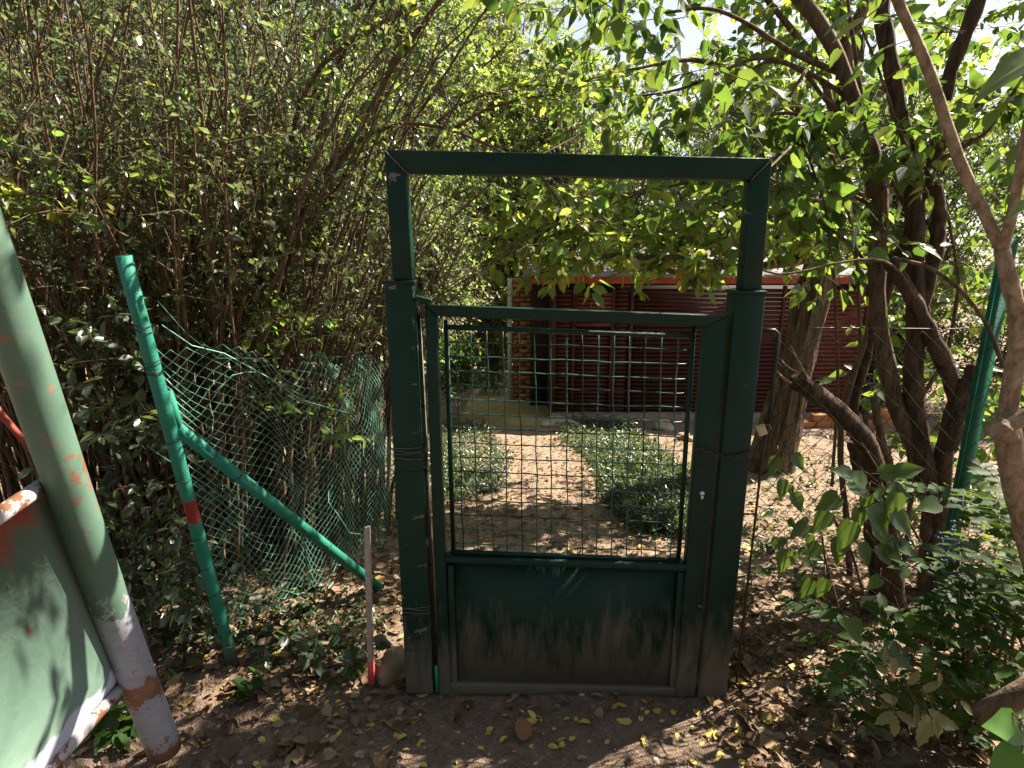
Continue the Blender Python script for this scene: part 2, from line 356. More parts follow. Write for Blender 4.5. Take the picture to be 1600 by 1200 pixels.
part('roof', MB().prism([(fx0-.03, YS-.27, fz+.05), (fx0-.03, YS-.27, fz+.085), (fx0-.03, YS+2.0, fz+.413), (fx0-.03, YS+2.0, fz+.378)], (fx1-fx0+.06, 0, 0)), ROOF, shed)
rl = MB(); n = 900; px_ = rng.uniform(fx0, fx1, n); py_ = rng.uniform(YS-.2, YS+1.9, n); pz_ = fz+.09+(py_-YS+.27)*.144
rl.leaves(np.stack([px_, py_, pz_+.012], 1), rdir(n, -.1, .2), np.tile([0, 0, 1.], (n, 1))+rdir(n)*.3, rng.uniform(.05, .11, n), OVAL)
part('fallen_leaves_on_roof', rl, LF_DRY, shed, stuff=True)
# brick end of shed, set back
YB = 9.3
bw = thing('brick_wall', 'orange brick end wall with a pale corner strip left of the red shed', 'wall', P(812, 622, YB))
xa, xb = P(801, 550, YB)[0], P(832, 550, YB)[0]; z0 = gz(xa, YB)-.05; z1 = P(812, 437, YB)[2]
part('mortar', MB().box(((xa+xb)/2, YB+.16, (z0+z1)/2), (xb-xa, .3, z1-z0)), plain('mortar', (.22, .16, .12), .95, 0, .3, 30, .004), bw)
bk = MB(); BR = leaf_mat('brick', [(.28, .1, .045), (.42, .18, .08), (.5, .27, .14), (.36, .15, .07)], [(0, 0, 0), (0, 0, 0)], 0, .9, .15)
zz = z0+.03; r_ = 0
while zz < z1-.03:
    x = xa+(0 if r_ % 2 else -.11)
    while x < xb:
        L = .22; a = max(x, xa); b = min(x+L, xb)
        if b-a > .03: bk.box(((a+b)/2, YB-.006+random.uniform(-.004, .004), zz+.03), (b-a-.012, .03, .06))
        x += L+.004
    zz += .075; r_ += 1
part('brick_courses', bk, BR, bw, stuff=True)
part('corner_strip', MB().box((xa-.045, YB+.14, (z0+z1)/2), (.075, .36, z1-z0)), plain('render_white', (.6, .58, .52), .9, 0, .15), bw)
# ------------------------------------------------------------------ dark green gate frame
YG = 1.84
def pl(pts, Y): return [P(a, b, Y) for a, b in pts]
fr = thing('gate_frame', 'tall dark green welded steel portal frame around the garden gate', 'gate frame', PG(890, 1090))
dY = (0, .085, 0); d6 = (0, .06, 0)
part('post', MB().prism(pl([(600, 441), (645, 441), (676, 1084), (635, 1084)], YG), dY), G_DARK2, fr, bevel=.004, label='left post with chipped paint')
part('post', MB().prism(pl([(1151, 457), (1197, 458), (1134, 1100), (1091, 1100)], YG), dY), G_DARK, fr, bevel=.004)
part('post_cap', MB().prism(pl([(598, 439), (648, 439), (648, 444), (598, 444)], YG-.003), (0, .09, 0)), G_DARK, fr, bevel=.001)
part('post_cap', MB().prism(pl([(1149, 454), (1199, 455), (1199, 460), (1149, 459)], YG-.003), (0, .09, 0)), G_DARK, fr, bevel=.001)
part('upper_post', MB().prism(pl([(600, 234), (634, 269.5), (645, 438), (613.5, 438)], YG+.01), d6), G_DARK, fr, bevel=.003)
part('upper_post', MB().prism(pl([(1207, 248), (1190, 454), (1160, 454), (1174, 281)], YG+.01), d6), G_DARK, fr, bevel=.003)
part('lintel', MB().prism(pl([(600.6, 233.4), (1206, 247), (1173, 280.5), (635, 269)], YG+.012), d6), G_DARK, fr, bevel=.003)
wl = lambda a, b: MB().tubes([P(*a, YG+.008), P(*b, YG+.008)], .0022, 5)
part('weld_seam', wl((601, 235), (635, 270)), G_BARE, fr); part('weld_seam', wl((1206, 249), (1174, 281)), G_BARE, fr)
part('hinge_strip', MB().prism(pl([(650, 480), (656, 480), (687, 1083), (678, 1084)], YG+.05), (0, .02, 0)), G_BARE, fr, label='worn brown hinge angle')
part('stop_strip', MB().prism(pl([(1140, 500), (1149, 500), (1131, 700), (1122, 700)], YG+.07), (0, .01, 0)), G_BARE, fr)
for (y, n_) in ((703, 4), (948, 3), (965, 1), (1016, 2), (735, 1)):
    for k in range(n_):
        yy = y+k*4+random.uniform(-3, 3); t_ = (yy-441)/640
        a = P(600+35*t_, yy, YG-.004); b = P(645+31*t_, yy+random.uniform(-4, 4), YG-.004); c = b+[.004, .1, 0]; d = a+[-.004, .1, 0]
        part('wire_wrap', MB().tubes([a, (a+b)/2+[0, -.002, -.003], b, c, d, a], .0016, 4), STEEL if n_ > 1 else WIRE_R, fr)
for q in [[(650, 690), (600, 705), (560, 700), (520, 712)], [(668, 700), (620, 735), (585, 742), (540, 738)], [(655, 712), (610, 708), (570, 728)], [(1176, 515), (1140, 560)]][:3]:
    part('loose_wire', MB().tubes([P(x, y, YG+.02+.05*i_) for i_, (x, y) in enumerate(q)], .0013, 4), STEEL, fr)
# ------------------------------------------------------------------ gate leaf
gt = thing('garden_gate', 'closed dark green gate with square wire grid above a solid steel panel', 'gate', PG(880, 1088))
YL = YG+.012; d4 = (0, .04, 0)
part('stile', MB().prism(pl([(663, 477), (682, 495), (704, 1086), (686, 1086)], YL), d4), G_DARK, gt, bevel=.003)
part('stile', MB().prism(pl([(1102, 511), (1138, 494), (1086, 1089), (1056, 1088)], YL), d4), G_DARK, gt, bevel=.003)
part('top_rail', MB().prism(pl([(664, 476.5), (1138, 493.5), (1103, 511), (683, 494.5)], YL-.001), d4), G_DARK, gt, bevel=.003)
part('middle_rail', MB().prism(pl([(696, 872), (1073, 884), (1072, 893), (697, 880)], YL-.004), (0, .055, 0)), G_DARK, gt, bevel=.003)
part('bottom_rail', MB().prism(pl([(703, 1068), (1058, 1076), (1057, 1088), (704, 1084)], YL+.004), (0, .03, 0)), G_DARK, gt, bevel=.003)
part('steel_panel', MB().prism(pl([(697, 879), (1072, 892), (1058, 1078), (703, 1070)], YL+.018), (0, .004, 0)), G_DARK, gt)
part('moulding', MB().prism(pl([(699, 884), (708, 884), (715, 1069), (703, 1069)], YL+.010), (0, .008, 0)), G_DARK, gt, bevel=.002)
part('moulding', MB().prism(pl([(1060, 894), (1071, 895), (1057, 1077), (1046, 1077)], YL+.010), (0, .008, 0)), G_DARK, gt, bevel=.002)
YM = YL+.025
def tube_px(pts, r, Y, sides=8): return MB().tubes([P(a, b, Y) for a, b in pts], r, sides)
part('grid_frame', tube_px([(697, 500), (709, 876)], .0085, YM+.012), G_DARK, gt, smooth=True)
part('grid_frame', tube_px([(1084, 508), (1059, 886)], .0085, YM+.012), G_DARK, gt, smooth=True)
part('grid_frame', tube_px([(697, 511), (1084, 525)], .0085, YM), G_DARK, gt, smooth=True)
part('grid_frame', tube_px([(708, 862), (1061, 875)], .0085, YM), G_DARK, gt, smooth=True)
top = np.linspace(711, 1059, 15); bot = np.linspace(725, 1047, 15)
for k in range(15):
    pts = [(top[k]+(bot[k]-top[k])*t+random.uniform(-1.3, 1.3), 508+(k/14)*12+t*358) for t in np.linspace(0, 1, 12)]
    q = np.array([P(a, b, YM+.012) for a, b in pts]); q[:, 1] += .0025*(-1)**np.arange(12)
    part('wire', MB().tubes(q, .0023, 5), WIRE_G if k % 4 else G_DARK, gt, smooth=True)
for j in range(15):
    t = (j+1)/15.6; xa_, xb_ = 697+12*t, 1084-25*t; y0_ = 511+351*t
    pts = [(xa_+(xb_-xa_)*s_, y0_+s_*(14-1*t)+random.uniform(-1.0, 1.0)) for s_ in np.linspace(0, 1, 16)]
    q = np.array([P(a, b, YM+.012) for a, b in pts]); q[:, 1] -= .0025*(-1)**np.arange(16)
    part('wire', MB().tubes(q, .0023, 5), WIRE_G if j % 3 else G_DARK, gt, smooth=True)
part('hinge', MB().prism(pl([(648, 462), (674, 468), (674, 474), (648, 470)], YG-.006), (0, .05, 0)), G_DARK, gt, bevel=.002)
part('hinge_pin', MB().tubes([P(658, 464, YG+.01), P(660, 498, YG+.01)], .006, 8), WIRE_R, gt, smooth=True)
part('hinge_pin', MB().tubes([P(681, 1040, YG+.01), P(683, 1080, YG+.01)], .006, 8), G_TURQ, gt, smooth=True)
part('latch_hole', MB().box(P(1101, 728, YL-.001), (.014, .004, .012)), DK, gt)
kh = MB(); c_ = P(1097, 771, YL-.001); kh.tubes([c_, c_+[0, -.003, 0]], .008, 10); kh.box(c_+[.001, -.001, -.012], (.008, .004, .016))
part('keyhole_light', kh, plain('keyhole_light_white', (.7, .72, .68), .5, .2, .2), gt)  # white disc painted in for daylight showing through the keyhole
# chain
ch = thing('chain', 'rusty chain looped around the gate stile and right post', 'chain', P(1130, 711, YG-.01))
cp = [(1088, 704), (1096, 703), (1110, 709), (1125, 713), (1145, 713.5), (1160, 711), (1174, 706)]
pts = np.array([P(a, b, YG-.009) for a, b in cp]); seg = np.r_[0, np.cumsum(np.linalg.norm(np.diff(pts, axis=0), axis=1))]
nl = 10
for k in range(nl):
    s0 = (k+.5)/nl*seg[-1]; c0 = np.array([np.interp(s0, seg, pts[:, i]) for i in range(3)])
    c1 = np.array([np.interp(min(seg[-1], s0+.01), seg, pts[:, i]) for i in range(3)])-np.array([np.interp(max(0, s0-.01), seg, pts[:, i]) for i in range(3)])
    tdir = c1/np.linalg.norm(c1); side = np.array([0, 1., 0]) if k % 2 else np.cross(tdir, [0, 1., 0]); hl = .0135; hw = .005
    an = np.linspace(0, 2*PI, 13); lp = np.array([c0+tdir*hl*math.copysign(abs(math.cos(a))**.7, math.cos(a))+side*hw*math.sin(a) for a in an])
    part('chain_link', MB().tubes(lp, .002, 5), WIRE_R, ch, smooth=True)
# ------------------------------------------------------------------ right fence: end rod, chain link, steel post
def net(root, bl, br, tl, tr, ncol, nrow, mat, r=.0013, wob=.004, bend=None, warp=None):
    """each woven wire zigzags between its neighbours"""
    for k in range(ncol):
        j = np.arange(nrow+1); u = (k+((j+k) % 2))/ncol; v = j/nrow
        if warp is not None: u = warp(u)
        p = ((1-u)*(1-v))[:, None]*bl+(u*(1-v))[:, None]*br+((1-u)*v)[:, None]*tl+(u*v)[:, None]*tr
        if bend is not None: p = p+bend(u, v)
        # smooth shared offset so neighbours stay interlocked
        ph = u*9+v*7
        p = p+wob*np.stack([np.sin(ph*1.7+v*11), np.sin(ph+2)*1.5, np.sin(ph*2.3+u*13)], 1)
        p[:, 1] += .0015*(-1)**j
        part('wire', MB().tubes(p, r, 4, cap=False), mat, root)
rf = thing('wire_fence', 'sagging dark chain-link fence between the gate and the right steel post', 'fence', PG(1300, 960))
bl, br, tl, tr = P(1152, 1060, 1.9), P(1470, 990, 2.1), P(1212, 520, 1.9), P(1562, 516, 2.12)
net(rf, bl, br, tl, tr, 19, 32, WIRE_D, .0019, .006)
part('tension_wire', MB().tubes([P(1196, 514, 1.9), P(1300, 512, 1.95), P(1400, 513, 2.0), P(1480, 514, 2.06), P(1600, 508, 2.13)], .0016, 5), WIRE_D, rf)
part('end_rod', tube_px([(1193, 517), (1210, 516), (1216, 521), (1213, 560), (1200, 665)], .0065, 1.88), WIRE_D, rf, smooth=True)
part('end_rod', tube_px([(1200, 662), (1190, 720), (1178, 830), (1166, 930), (1150, 1075)], .0045, 1.885), WIRE_R, rf, smooth=True)
part('rod_clip', tube_px([(1160, 803), (1181, 803)], .004, 1.885), WIRE_R, rf)
pk = thing('padlock', 'small pale brass padlock hanging on the rod right of the gate', 'padlock', P(1190, 680, 1.87))
part('body', MB().prism(pl([(1181, 668), (1195, 663), (1200, 678), (1187, 683)], 1.862), (0, .014, 0)), BRASS, pk, bevel=.002)
part('shackle', tube_px([(1196, 666), (1201, 663), (1205, 669), (1201, 676)], .003, 1.868, 6), STEEL, pk, smooth=True)
rp = MB(); a = P(1583, 372, 2.1); b = P(1458, 1010, 2.15)
rp.prism([a+[-.026, 0, 0], a+[.022, 0, 0], b+[.022, 0, 0], b+[-.026, 0, 0]], (0, .006, 0)); rp.prism([a+[-.030, .0, 0], a+[-.026, 0, 0], b+[-.026, 0, 0], b+[-.030, 0, 0]], (0, .02, 0))
single('fence_post', rp, G_POST, 'flat mid green steel fence post leaning right behind the bare branches', 'post', b)
# ------------------------------------------------------------------ left leaning turquoise post, brace and net
lp_ = thing('leaning_post', 'bright turquoise round fence post leaning left with a red rust band', 'post', PG(364, 1036))
pa, pb = P(193, 400, 1.76), P(364, 1038, 2.0)
f_ = lambda t: pa+(pb-pa)*t
TQ2 = G_TURQ.copy(); TQ2.name = 'paint_turquoise_rusted'; t_ = TQ2.node_tree; bs_ = t_.nodes['Principled BSDF']; old = bs_.inputs['Base Color'].links[0].from_socket
tc_ = N(t_, 'ShaderNodeTexCoord'); sp_ = N(t_, 'ShaderNodeSeparateXYZ'); t_.links.new(tc_.outputs['Object'], sp_.inputs[0]); nn_ = noise(t_, 22, 6, .7, (1, 1, .5))
md = float(f_(.55)[2]-LOC[lp_.name][2])
su = N(t_, 'ShaderNodeMath', operation='SUBTRACT'); t_.links.new(sp_.outputs[2], su.inputs[0]); su.inputs[1].default_value = md
ab = N(t_, 'ShaderNodeMath', operation='ABSOLUTE'); t_.links.new(su.outputs[0], ab.inputs[0])
ma_ = N(t_, 'ShaderNodeMath', operation='MULTIPLY_ADD'); t_.links.new(nn_, ma_.inputs[0]); ma_.inputs[1].default_value = .11; t_.links.new(ab.outputs[0], ma_.inputs[2])
c_1 = mix(t_, ramp(t_, ma_.outputs[0], [(.100, (1, 1, 1)), (.110, (0, 0, 0))]), old, (.2, .028, .018))
ma2 = N(t_, 'ShaderNodeMath', operation='MULTIPLY_ADD'); t_.links.new(nn_, ma2.inputs[0]); ma2.inputs[1].default_value = .3; t_.links.new(sp_.outputs[2], ma2.inputs[2])
c_2 = mix(t_, ramp(t_, ma2.outputs[0], [(.16, (.8, .8, .8)), (.3, (0, 0, 0))]), c_1, (.12, .09, .07)); t_.links.new(c_2, bs_.inputs['Base Color'])
part('pipe', MB().tubes([f_(q) for q in np.linspace(0, 1.01, 8)], .0225, 18), TQ2, lp_, smooth=True, label='turquoise pipe with a dark red rust band and scuffed foot')
for t in (.13, .14, .205, .212, .22, .228, .38, .47, .62, .7, .78, .86, .93):
    c0 = f_(t); ax = unit(pb-pa); s1 = unit(np.cross(ax, [0, 1, 0])); s2 = np.cross(ax, s1); tl_ = random.uniform(-.012, .012)
    an = np.linspace(0, 2*PI, 15); part('wire_tie', MB().tubes([c0+.0255*(s1*math.cos(q)+s2*math.sin(q))+ax*tl_*math.cos(q) for q in an], .0014, 4), WIRE_D, lp_)
br_ = thing('brace_pipe', 'turquoise diagonal brace pipe running from the leaning post to the ground', 'pipe', P(590, 918, 2.5))
ba, bb = P(276, 668, 1.9), P(592, 918, 2.55)
part('pipe', MB().tubes([ba, ba+(bb-ba)*.55, bb], .023, 14), G_TURQ, br_, smooth=True)
part('bracket', MB().prism(pl([(255, 610), (266, 614), (282, 668), (270, 676)], 1.89), (0, .02, 0)), G_TURQ, br_)
for t in (.12, .22, .33, .45, .56, .66, .76, .88):
    c0 = ba+(bb-ba)*t; ax = unit(bb-ba); s1 = unit(np.cross(ax, [0, 0, 1])); s2 = np.cross(ax, s1)
    an = np.linspace(0, 2*PI, 13); part('wire_tie', MB().tubes([c0+.0245*(s1*math.cos(q)+s2*math.sin(q))+ax*.012*math.cos(q) for q in an], .0014, 4), WIRE_D, br_)
lf = thing('crumpled_fence', 'crumpled green chain-link netting bunched behind the leaning turquoise post', 'fence', PG(420, 985))
bl, br, tl, tr = P(352, 985, 2.02), P(606, 850, 2.95), P(240, 520, 1.83), P(612, 560, 3.1)
def bend(u, v):
    s = np.sin(u*PI); o = np.zeros((len(u), 3))
    o[:, 0] = .05*np.sin(u*7+v*5)*v; o[:, 1] = .12*s*np.sin(v*PI)+.05*np.sin(u*22+v*3)*s; o[:, 2] = -.10*s*v*(1-u)+.03*np.sin(u*19+v*4)*v
    return o
net(lf, bl, br, tl, tr, 58, 60, WIRE_T, .0015, .004, bend, lambda u: np.where(u < .5, u*1.06, .53+(u-.5)*.94))
part('tension_wire', MB().tubes([P(253, 508, 1.86), P(300, 540, 1.95), P(350, 552, 2.0), P(420, 590, 2.05), P(470, 625, 2.15), P(560, 650, 2.5)], .002, 5), WIRE_T, lf)
part('tension_wire', MB().tubes([P(246, 470, 1.84), P(290, 520, 1.9), P(340, 560, 2.0), P(430, 560, 2.3), P(585, 556, 3.0)], .0016, 5), WIRE_G, lf)
for _ in range(16):
    u, v = rng.uniform(0, .9), rng.uniform(.0, 1); a = tl*(1-u)*v+tr*u*v+bl*(1-u)*(1-v)+br*u*(1-v)
    q = [a]; d = rdir(1)[0]
    for k in range(5): d = unit(d+rdir(1)[0]*.6); q.append(q[-1]+d*rng.uniform(.03, .08))
    part('loose_wire', MB().tubes(q, .0012, 4), WIRE_T, lf)
# ------------------------------------------------------------------ stake, rocks
stk = thing('wooden_stake', 'thin weathered wooden stake with a red painted tip left of the gate', 'stake', PG(578, 1070))
part('shaft', MB().prism(pl([(568, 826), (577, 824), (583, 1035), (574, 1036)], 1.86), (0, .018, 0)), plain('weathered_wood', (.34, .27, .24), .9, 0, .3, 30, .003), stk, bevel=.003)
part('painted_tip', MB().prism(pl([(574, 1036), (583, 1035), (585, 1070), (575, 1070)], 1.859), (0, .019, 0)), plain('red_paint', (.55, .06, .07), .6), stk)
def rock_mb(c, r, seed, squash=.7):
    import bmesh
    from mathutils import noise as mn
    bm = bmesh.new(); bmesh.ops.create_icosphere(bm, subdivisions=3, radius=1)
    V = np.array([v.co[:] for v in bm.verts]); F = np.array([[v.index for v in f.verts] for f in bm.faces]); bm.free()
    d = np.array([1+.6*mn.noise(Vector(v)*1.1+Vector((seed*3.1, 0, seed)))+.16*mn.noise(Vector(v)*3.5+Vector((seed, 5, 0))) for v in V])
    V = V*d[:, None]*np.array(r); V[:, 2] = np.where(V[:, 2] < -.5*r[2], -.5*r[2], V[:, 2])
    return MB().add(V+np.asarray(c), [F])
STONE = plain('stone', (.22, .17, .11), .9, 0, .45, 14, .01); STONEP = plain('stone_pale', (.4, .34, .26), .9, 0, .35, 12, .01)
def rock(px, py, r, seed, label, mat=STONE, group=None):
    p = PG(px, py); c = p+[0, r[1]*.6, r[2]*.35]
    single('rock', rock_mb(c, r, seed), mat, label, 'rock', p, group, smooth=True)
rock(612, 1068, (.065, .06, .085), 1, 'brown rock wedged between the wooden stake and the left gate post')
rock(578, 800, (.11, .09, .07), 2, 'larger mossy rock behind the netting left of the gate post')
rock(552, 818, (.07, .06, .05), 3, 'small dark rock beside the mossy rock under the netting')
rock(600, 772, (.06, .06, .05), 4, 'small rock resting above the mossy rock by the left post')
rock(1040, 672, (.13, .1, .09), 5, 'rounded pale stone at the shed foot seen through the wire grid', STONEP)
rock(878, 668, (.22, .12, .06), 6, 'flat pale stone beside the concrete slab', STONEP)
rock(1072, 690, (.1, .08, .07), 7, 'brown stone at the end of the groundcover bed', STONE)
rock(1385, 962, (.09, .07, .05), 8, 'pale stone under the lilac stems', STONEP)
rock(1350, 1065, (.08, .07, .06), 9, 'grey stone half hidden under the spiny shrub', STONE)
rock(1440, 690, (.14, .1, .08), 12, 'sunlit pale rock behind the lilac trunks', STONEP)
rock(1480, 700, (.1, .1, .06), 13, 'reddish rock in the sunlit clearing by the green post', plain('stone_red', (.35, .17, .12), .9, 0, .3, 12, .01))
# brick border and sheet by shed's right corner
bb_ = thing('brick_kerb', 'low terracotta brick kerb in front of the shed right of the grooved trunk', 'kerb', PG(1275, 668))
p0 = PG(1248, 668); bx = None
for k in range(6):
    mb = MB().box(p0+[.09+k*.2, 0, .04+(.012 if k % 2 else 0)], (.19, .11, .10), random.uniform(-.05, .05))
    part('brick', mb, BR, bb_, bevel=.004)
for k in range(3):
    part('brick', MB().box(p0+[.25+k*.2, 0.01, .14], (.19, .1, .08), random.uniform(-.1, .1)), BR, bb_, bevel=.004)
sh = MB(); q0 = PG(1330, 640); n = 9; g = []
for i_ in range(n):
    for j_ in range(n):
        g.append(q0+[i_*.09, j_*.07, .1+.17*math.sin(i_/8*PI)*math.sin(j_/8*PI)+random.uniform(-.03, .03)])
ii = np.arange(n*n).reshape(n, n); sh.add(g, [np.stack([ii[:-1, :-1], ii[1:, :-1], ii[1:, 1:], ii[:-1, 1:]], -1).reshape(-1, 4)])
sh.box(q0+[.36, .28, .03], (.6, .4, .16))
single('white_sack', sh, plain('sack_white', (.72, .72, .7), .8, 0, .1), 'crumpled white sack lying in sunlight right of the shed', 'sack', q0, smooth=False)
single('orange_tub', MB().tubes([PG(1378, 660)+[0, 0, -.02], PG(1378, 660)+[0, 0, .2]], [.13, .17], 14), plain('orange_plastic', (.65, .2, .06), .5, 0, .1), 'small orange tub beside the white sack', 'tub', PG(1378, 660))
# pale stump/post by path
wp = PG(752, 598); single('white_post', MB().tubes([wp, wp+[-.03, 0, .3], wp+[-.08, 0, .52]], [.06, .05, .05], 8), plain('post_white', (.62, .6, .56), .8), 'short whitish post beside the far end of the path', 'post', wp)
# ------------------------------------------------------------------ foreground sage gate leaf at left
def interp_lin(a, b, n): return np.array([a+(b-a)*t for t in np.linspace(0, 1, n)])
fg = thing('open_gate', 'large worn sage green metal gate swung open at the left edge', 'gate', PG(258, 1176))
pt = P(258, 1172, 1.52); pt2 = P(-25, 380, 1.26)
m_ = unit(pt2-pt)
PIPE_LOW = paint_mat('paint_lilac_grey', (.3, .3, .36), (.42, .42, .5), (.15, .07, .04), .6, rough=.55, chipscale=8)
def pipe_mat():
    m, t, bs, out = mat_new('paint_pipe')
    n1 = noise(t, 5, 6, .65, (1, 1, .6)); n2 = noise(t, 26, 6, .7)
    tc = N(t, 'ShaderNodeTexCoord'); sp = N(t, 'ShaderNodeSeparateXYZ'); t.links.new(tc.outputs['Object'], sp.inputs[0])
    base = ramp(t, n1, [(.3, (.06, .12, .088)), (.7, (.1, .175, .128))])
    prim = ramp(t, n2, [(.3, (.2, .2, .25)), (.7, (.32, .32, .39))])
    rust = ramp(t, n2, [(.3, (.1, .045, .025)), (.7, (.24, .12, .07))])
    def band(z0_, z1_, amp=.35):
        mr = N(t, 'ShaderNodeMapRange'); t.links.new(sp.outputs[2], mr.inputs[0]); mr.inputs[1].default_value = z0_; mr.inputs[2].default_value = z1_
        ma = N(t, 'ShaderNodeMath', operation='MULTIPLY_ADD'); nn = N(t, 'ShaderNodeMath', operation='MULTIPLY_ADD'); t.links.new(n2, nn.inputs[0]); nn.inputs[1].default_value = .55; t.links.new(n1, nn.inputs[2]); n5 = N(t, 'ShaderNodeMath', operation='SUBTRACT'); t.links.new(nn.outputs[0], n5.inputs[0]); n5.inputs[1].default_value = .275; t.links.new(n5.outputs[0], ma.inputs[0]); ma.inputs[1].default_value = 2*amp; ma.inputs[2].default_value = -amp
        ad = N(t, 'ShaderNodeMath', operation='ADD', use_clamp=True); t.links.new(mr.outputs[0], ad.inputs[0]); t.links.new(ma.outputs[0], ad.inputs[1])
        return ramp(t, ad.outputs[0], [(.48, (0, 0, 0)), (.52, (1, 1, 1))])
    col = mix(t, band(.76, .60, 1.6), base, prim)
    col = mix(t, ramp(t, n2, [(.6, (0, 0, 0)), (.64, (.9, .9, .9))]), col, rust)
    up_ = band(.27, .35, 2.0); dn = band(.44, .36, 2.0)
    mu = N(t, 'ShaderNodeMath', operation='MULTIPLY'); t.links.new(up_, mu.inputs[0]); t.links.new(dn, mu.inputs[1])
    col = mix(t, mu.outputs[0], col, rust)
    col = mix(t, band(.13, .07, 1.4), col, rust)
    t.links.new(col, bs.inputs['Base Color']); bs.inputs['Roughness'].default_value = .5; bump(t, bs, n2, .002, .6); return m
part('hinge_tube', MB().tubes(interp([pt, P(178, 960, 1.44), P(130, 830, 1.38), P(52, 600, 1.31), pt2, P(-75, 250, 1.22)], 24), .0475, 32), pipe_mat(), fg, smooth=True, label='tube worn to lilac grey primer with rust near the ground')
u0, l0 = P(83, 742, 1.42), P(203, 1052, 1.50)
du = unit(P(0, 803, 1.18)-u0); dl = unit(P(75, 1205, 1.16)-l0)
part('rail', MB().tubes([u0+[.01, .02, 0], u0+du*.3, u0+du*1.1], .0195, 14), RUSTY, fg, smooth=True)
part('rail', MB().tubes([l0+[.01, .02, 0], l0+dl*.3, l0+dl*1.1], .0165, 14), RUSTY, fg, smooth=True)
part('brace_rod', MB().tubes([P(-30, 600, 1.46), P(0, 645, 1.46), P(76, 735, 1.44)], .008, 8), RUST, fg, smooth=True)
def sheet_mat():
    m, t, bs, out = mat_new('paint_sheet')
    n1 = noise(t, 4, 5, .6); base = ramp(t, n1, [(.3, (.07, .128, .098)), (.7, (.11, .18, .14))])
    tc = N(t, 'ShaderNodeTexCoord'); sp = N(t, 'ShaderNodeSeparateXYZ'); t.links.new(tc.outputs['Object'], sp.inputs[0])
    n2 = noise(t, 3.5, 5, .65, (1, 1, .45), .6)
    mr = N(t, 'ShaderNodeMapRange'); t.links.new(sp.outputs[2], mr.inputs[0]); mr.inputs[1].default_value = .78; mr.inputs[2].default_value = 1.05; mr.inputs[3].default_value = -.3; mr.inputs[4].default_value = .3
    ad = N(t, 'ShaderNodeMath', operation='ADD'); t.links.new(mr.outputs[0], ad.inputs[0]); t.links.new(n2, ad.inputs[1])
    col = mix(t, ramp(t, ad.outputs[0], [(.66, (0, 0, 0)), (.84, (1, 1, 1))]), base, (.3, .06, .04))
    mr2 = N(t, 'ShaderNodeMapRange'); t.links.new(sp.outputs[2], mr2.inputs[0]); mr2.inputs[1].default_value = .6; mr2.inputs[2].default_value = .4; mr2.inputs[3].default_value = -.3; mr2.inputs[4].default_value = .3
    ad2 = N(t, 'ShaderNodeMath', operation='ADD'); t.links.new(mr2.outputs[0], ad2.inputs[0]); t.links.new(n1, ad2.inputs[1])
    col = mix(t, ramp(t, ad2.outputs[0], [(.58, (0, 0, 0)), (.64, (1, 1, 1))]), col, (.36, .36, .44))
    n3 = noise(t, 12, 5, .7); col = mix(t, ramp(t, n3, [(.68, (0, 0, 0)), (.7, (1, 1, 1))]), col, (.22, .09, .05))
    t.links.new(col, bs.inputs['Base Color']); bs.inputs['Roughness'].default_value = .5; bump(t, bs, noise(t, 9, 4), .006, .7)
    return m
ua, ub = u0+[.0, .0, .0], u0+du*1.1; la, lb = l0, l0+dl*1.1
part('sheet_panel', MB().prism([ua, ub, lb, la], (-.006, 0, 0)), sheet_mat(), fg)
# ================================================================== vegetation
def foliage_thing(name, label, cat, base, group=None): return thing(name, label, cat, base, group)
def shrub(name, label, x, y, nst, h, spread, lean=(0, 0), leaf=.036, tw=12, nl=9, lm=None, bm=None, rad=.011, tmpl=KITE, showst=8, base_r=.28, group=None, tmin=.3, K=9, tubes=5, wob=.02):
    lm = lm or LF_THK; bm = bm or BK_THK
    b = np.array([x, y, gz(x, y)-.02]); t = thing(name, label, 'shrub', b, group)
    az = rng.uniform(0, 2*PI, nst); br0 = base_r*np.sqrt(rng.uniform(0, 1, nst))
    tt = np.linspace(0, 1, K)[None, :]
    hh = h*rng.uniform(.55, 1.1, nst)[:, None]; sp_ = spread*rng.uniform(.15, 1.1, nst)[:, None]
    ex = rng.uniform(1.2, 2.2, nst)[:, None]
    X_ = x+br0[:, None]*np.cos(az)[:, None]+sp_*np.cos(az)[:, None]*tt**ex+lean[0]*tt**1.5
    Y_ = y+br0[:, None]*np.sin(az)[:, None]+sp_*np.sin(az)[:, None]*tt**ex+lean[1]*tt**1.5
    Z_ = b[2]+hh*(tt*(1.12-.12*tt)-.10*(sp_/max(spread, .01))*tt**3)
    Q = np.stack([X_, Y_, Z_], -1); Q[:, 1:-1] += np.cumsum(rng.normal(0, wob, (nst, K-2, 3)), axis=1)
    r0 = rad*rng.uniform(.45, 1.25, nst); r0[::-1].sort()
    rr = r0[:, None]*(1-.72*tt)
    for k in range(min(showst, nst)): part('stem', MB().tubes(Q[k], rr[k], 6), bm, t, smooth=True)
    rest = MB()
    if nst > showst: rest.tubes(Q[showst:], rr[showst:], tubes, cap=False)
    T_ = rng.uniform(tmin, 1, (nst, tw)); pos, tan = along(Q, T_); pos = pos.reshape(-1, 3); tan = tan.reshape(-1, 3)
    d = unit(tan*.7+rdir(len(pos), -.3, .9)); L = rng.uniform(.15, .5, len(pos))*min(1, h/2.5)
    tp = twig_paths(pos, d, L, 4, .2, .08); twig_tubes(rest, tp, .0028*rng.uniform(.6, 1.4, len(pos)))
    part('twig_mass', rest, bm, t, stuff=True)
    fo = MB(); leaves_on(fo, tp, nl, leaf, tmpl); part('foliage', fo, lm, t, stuff=True)
    return t
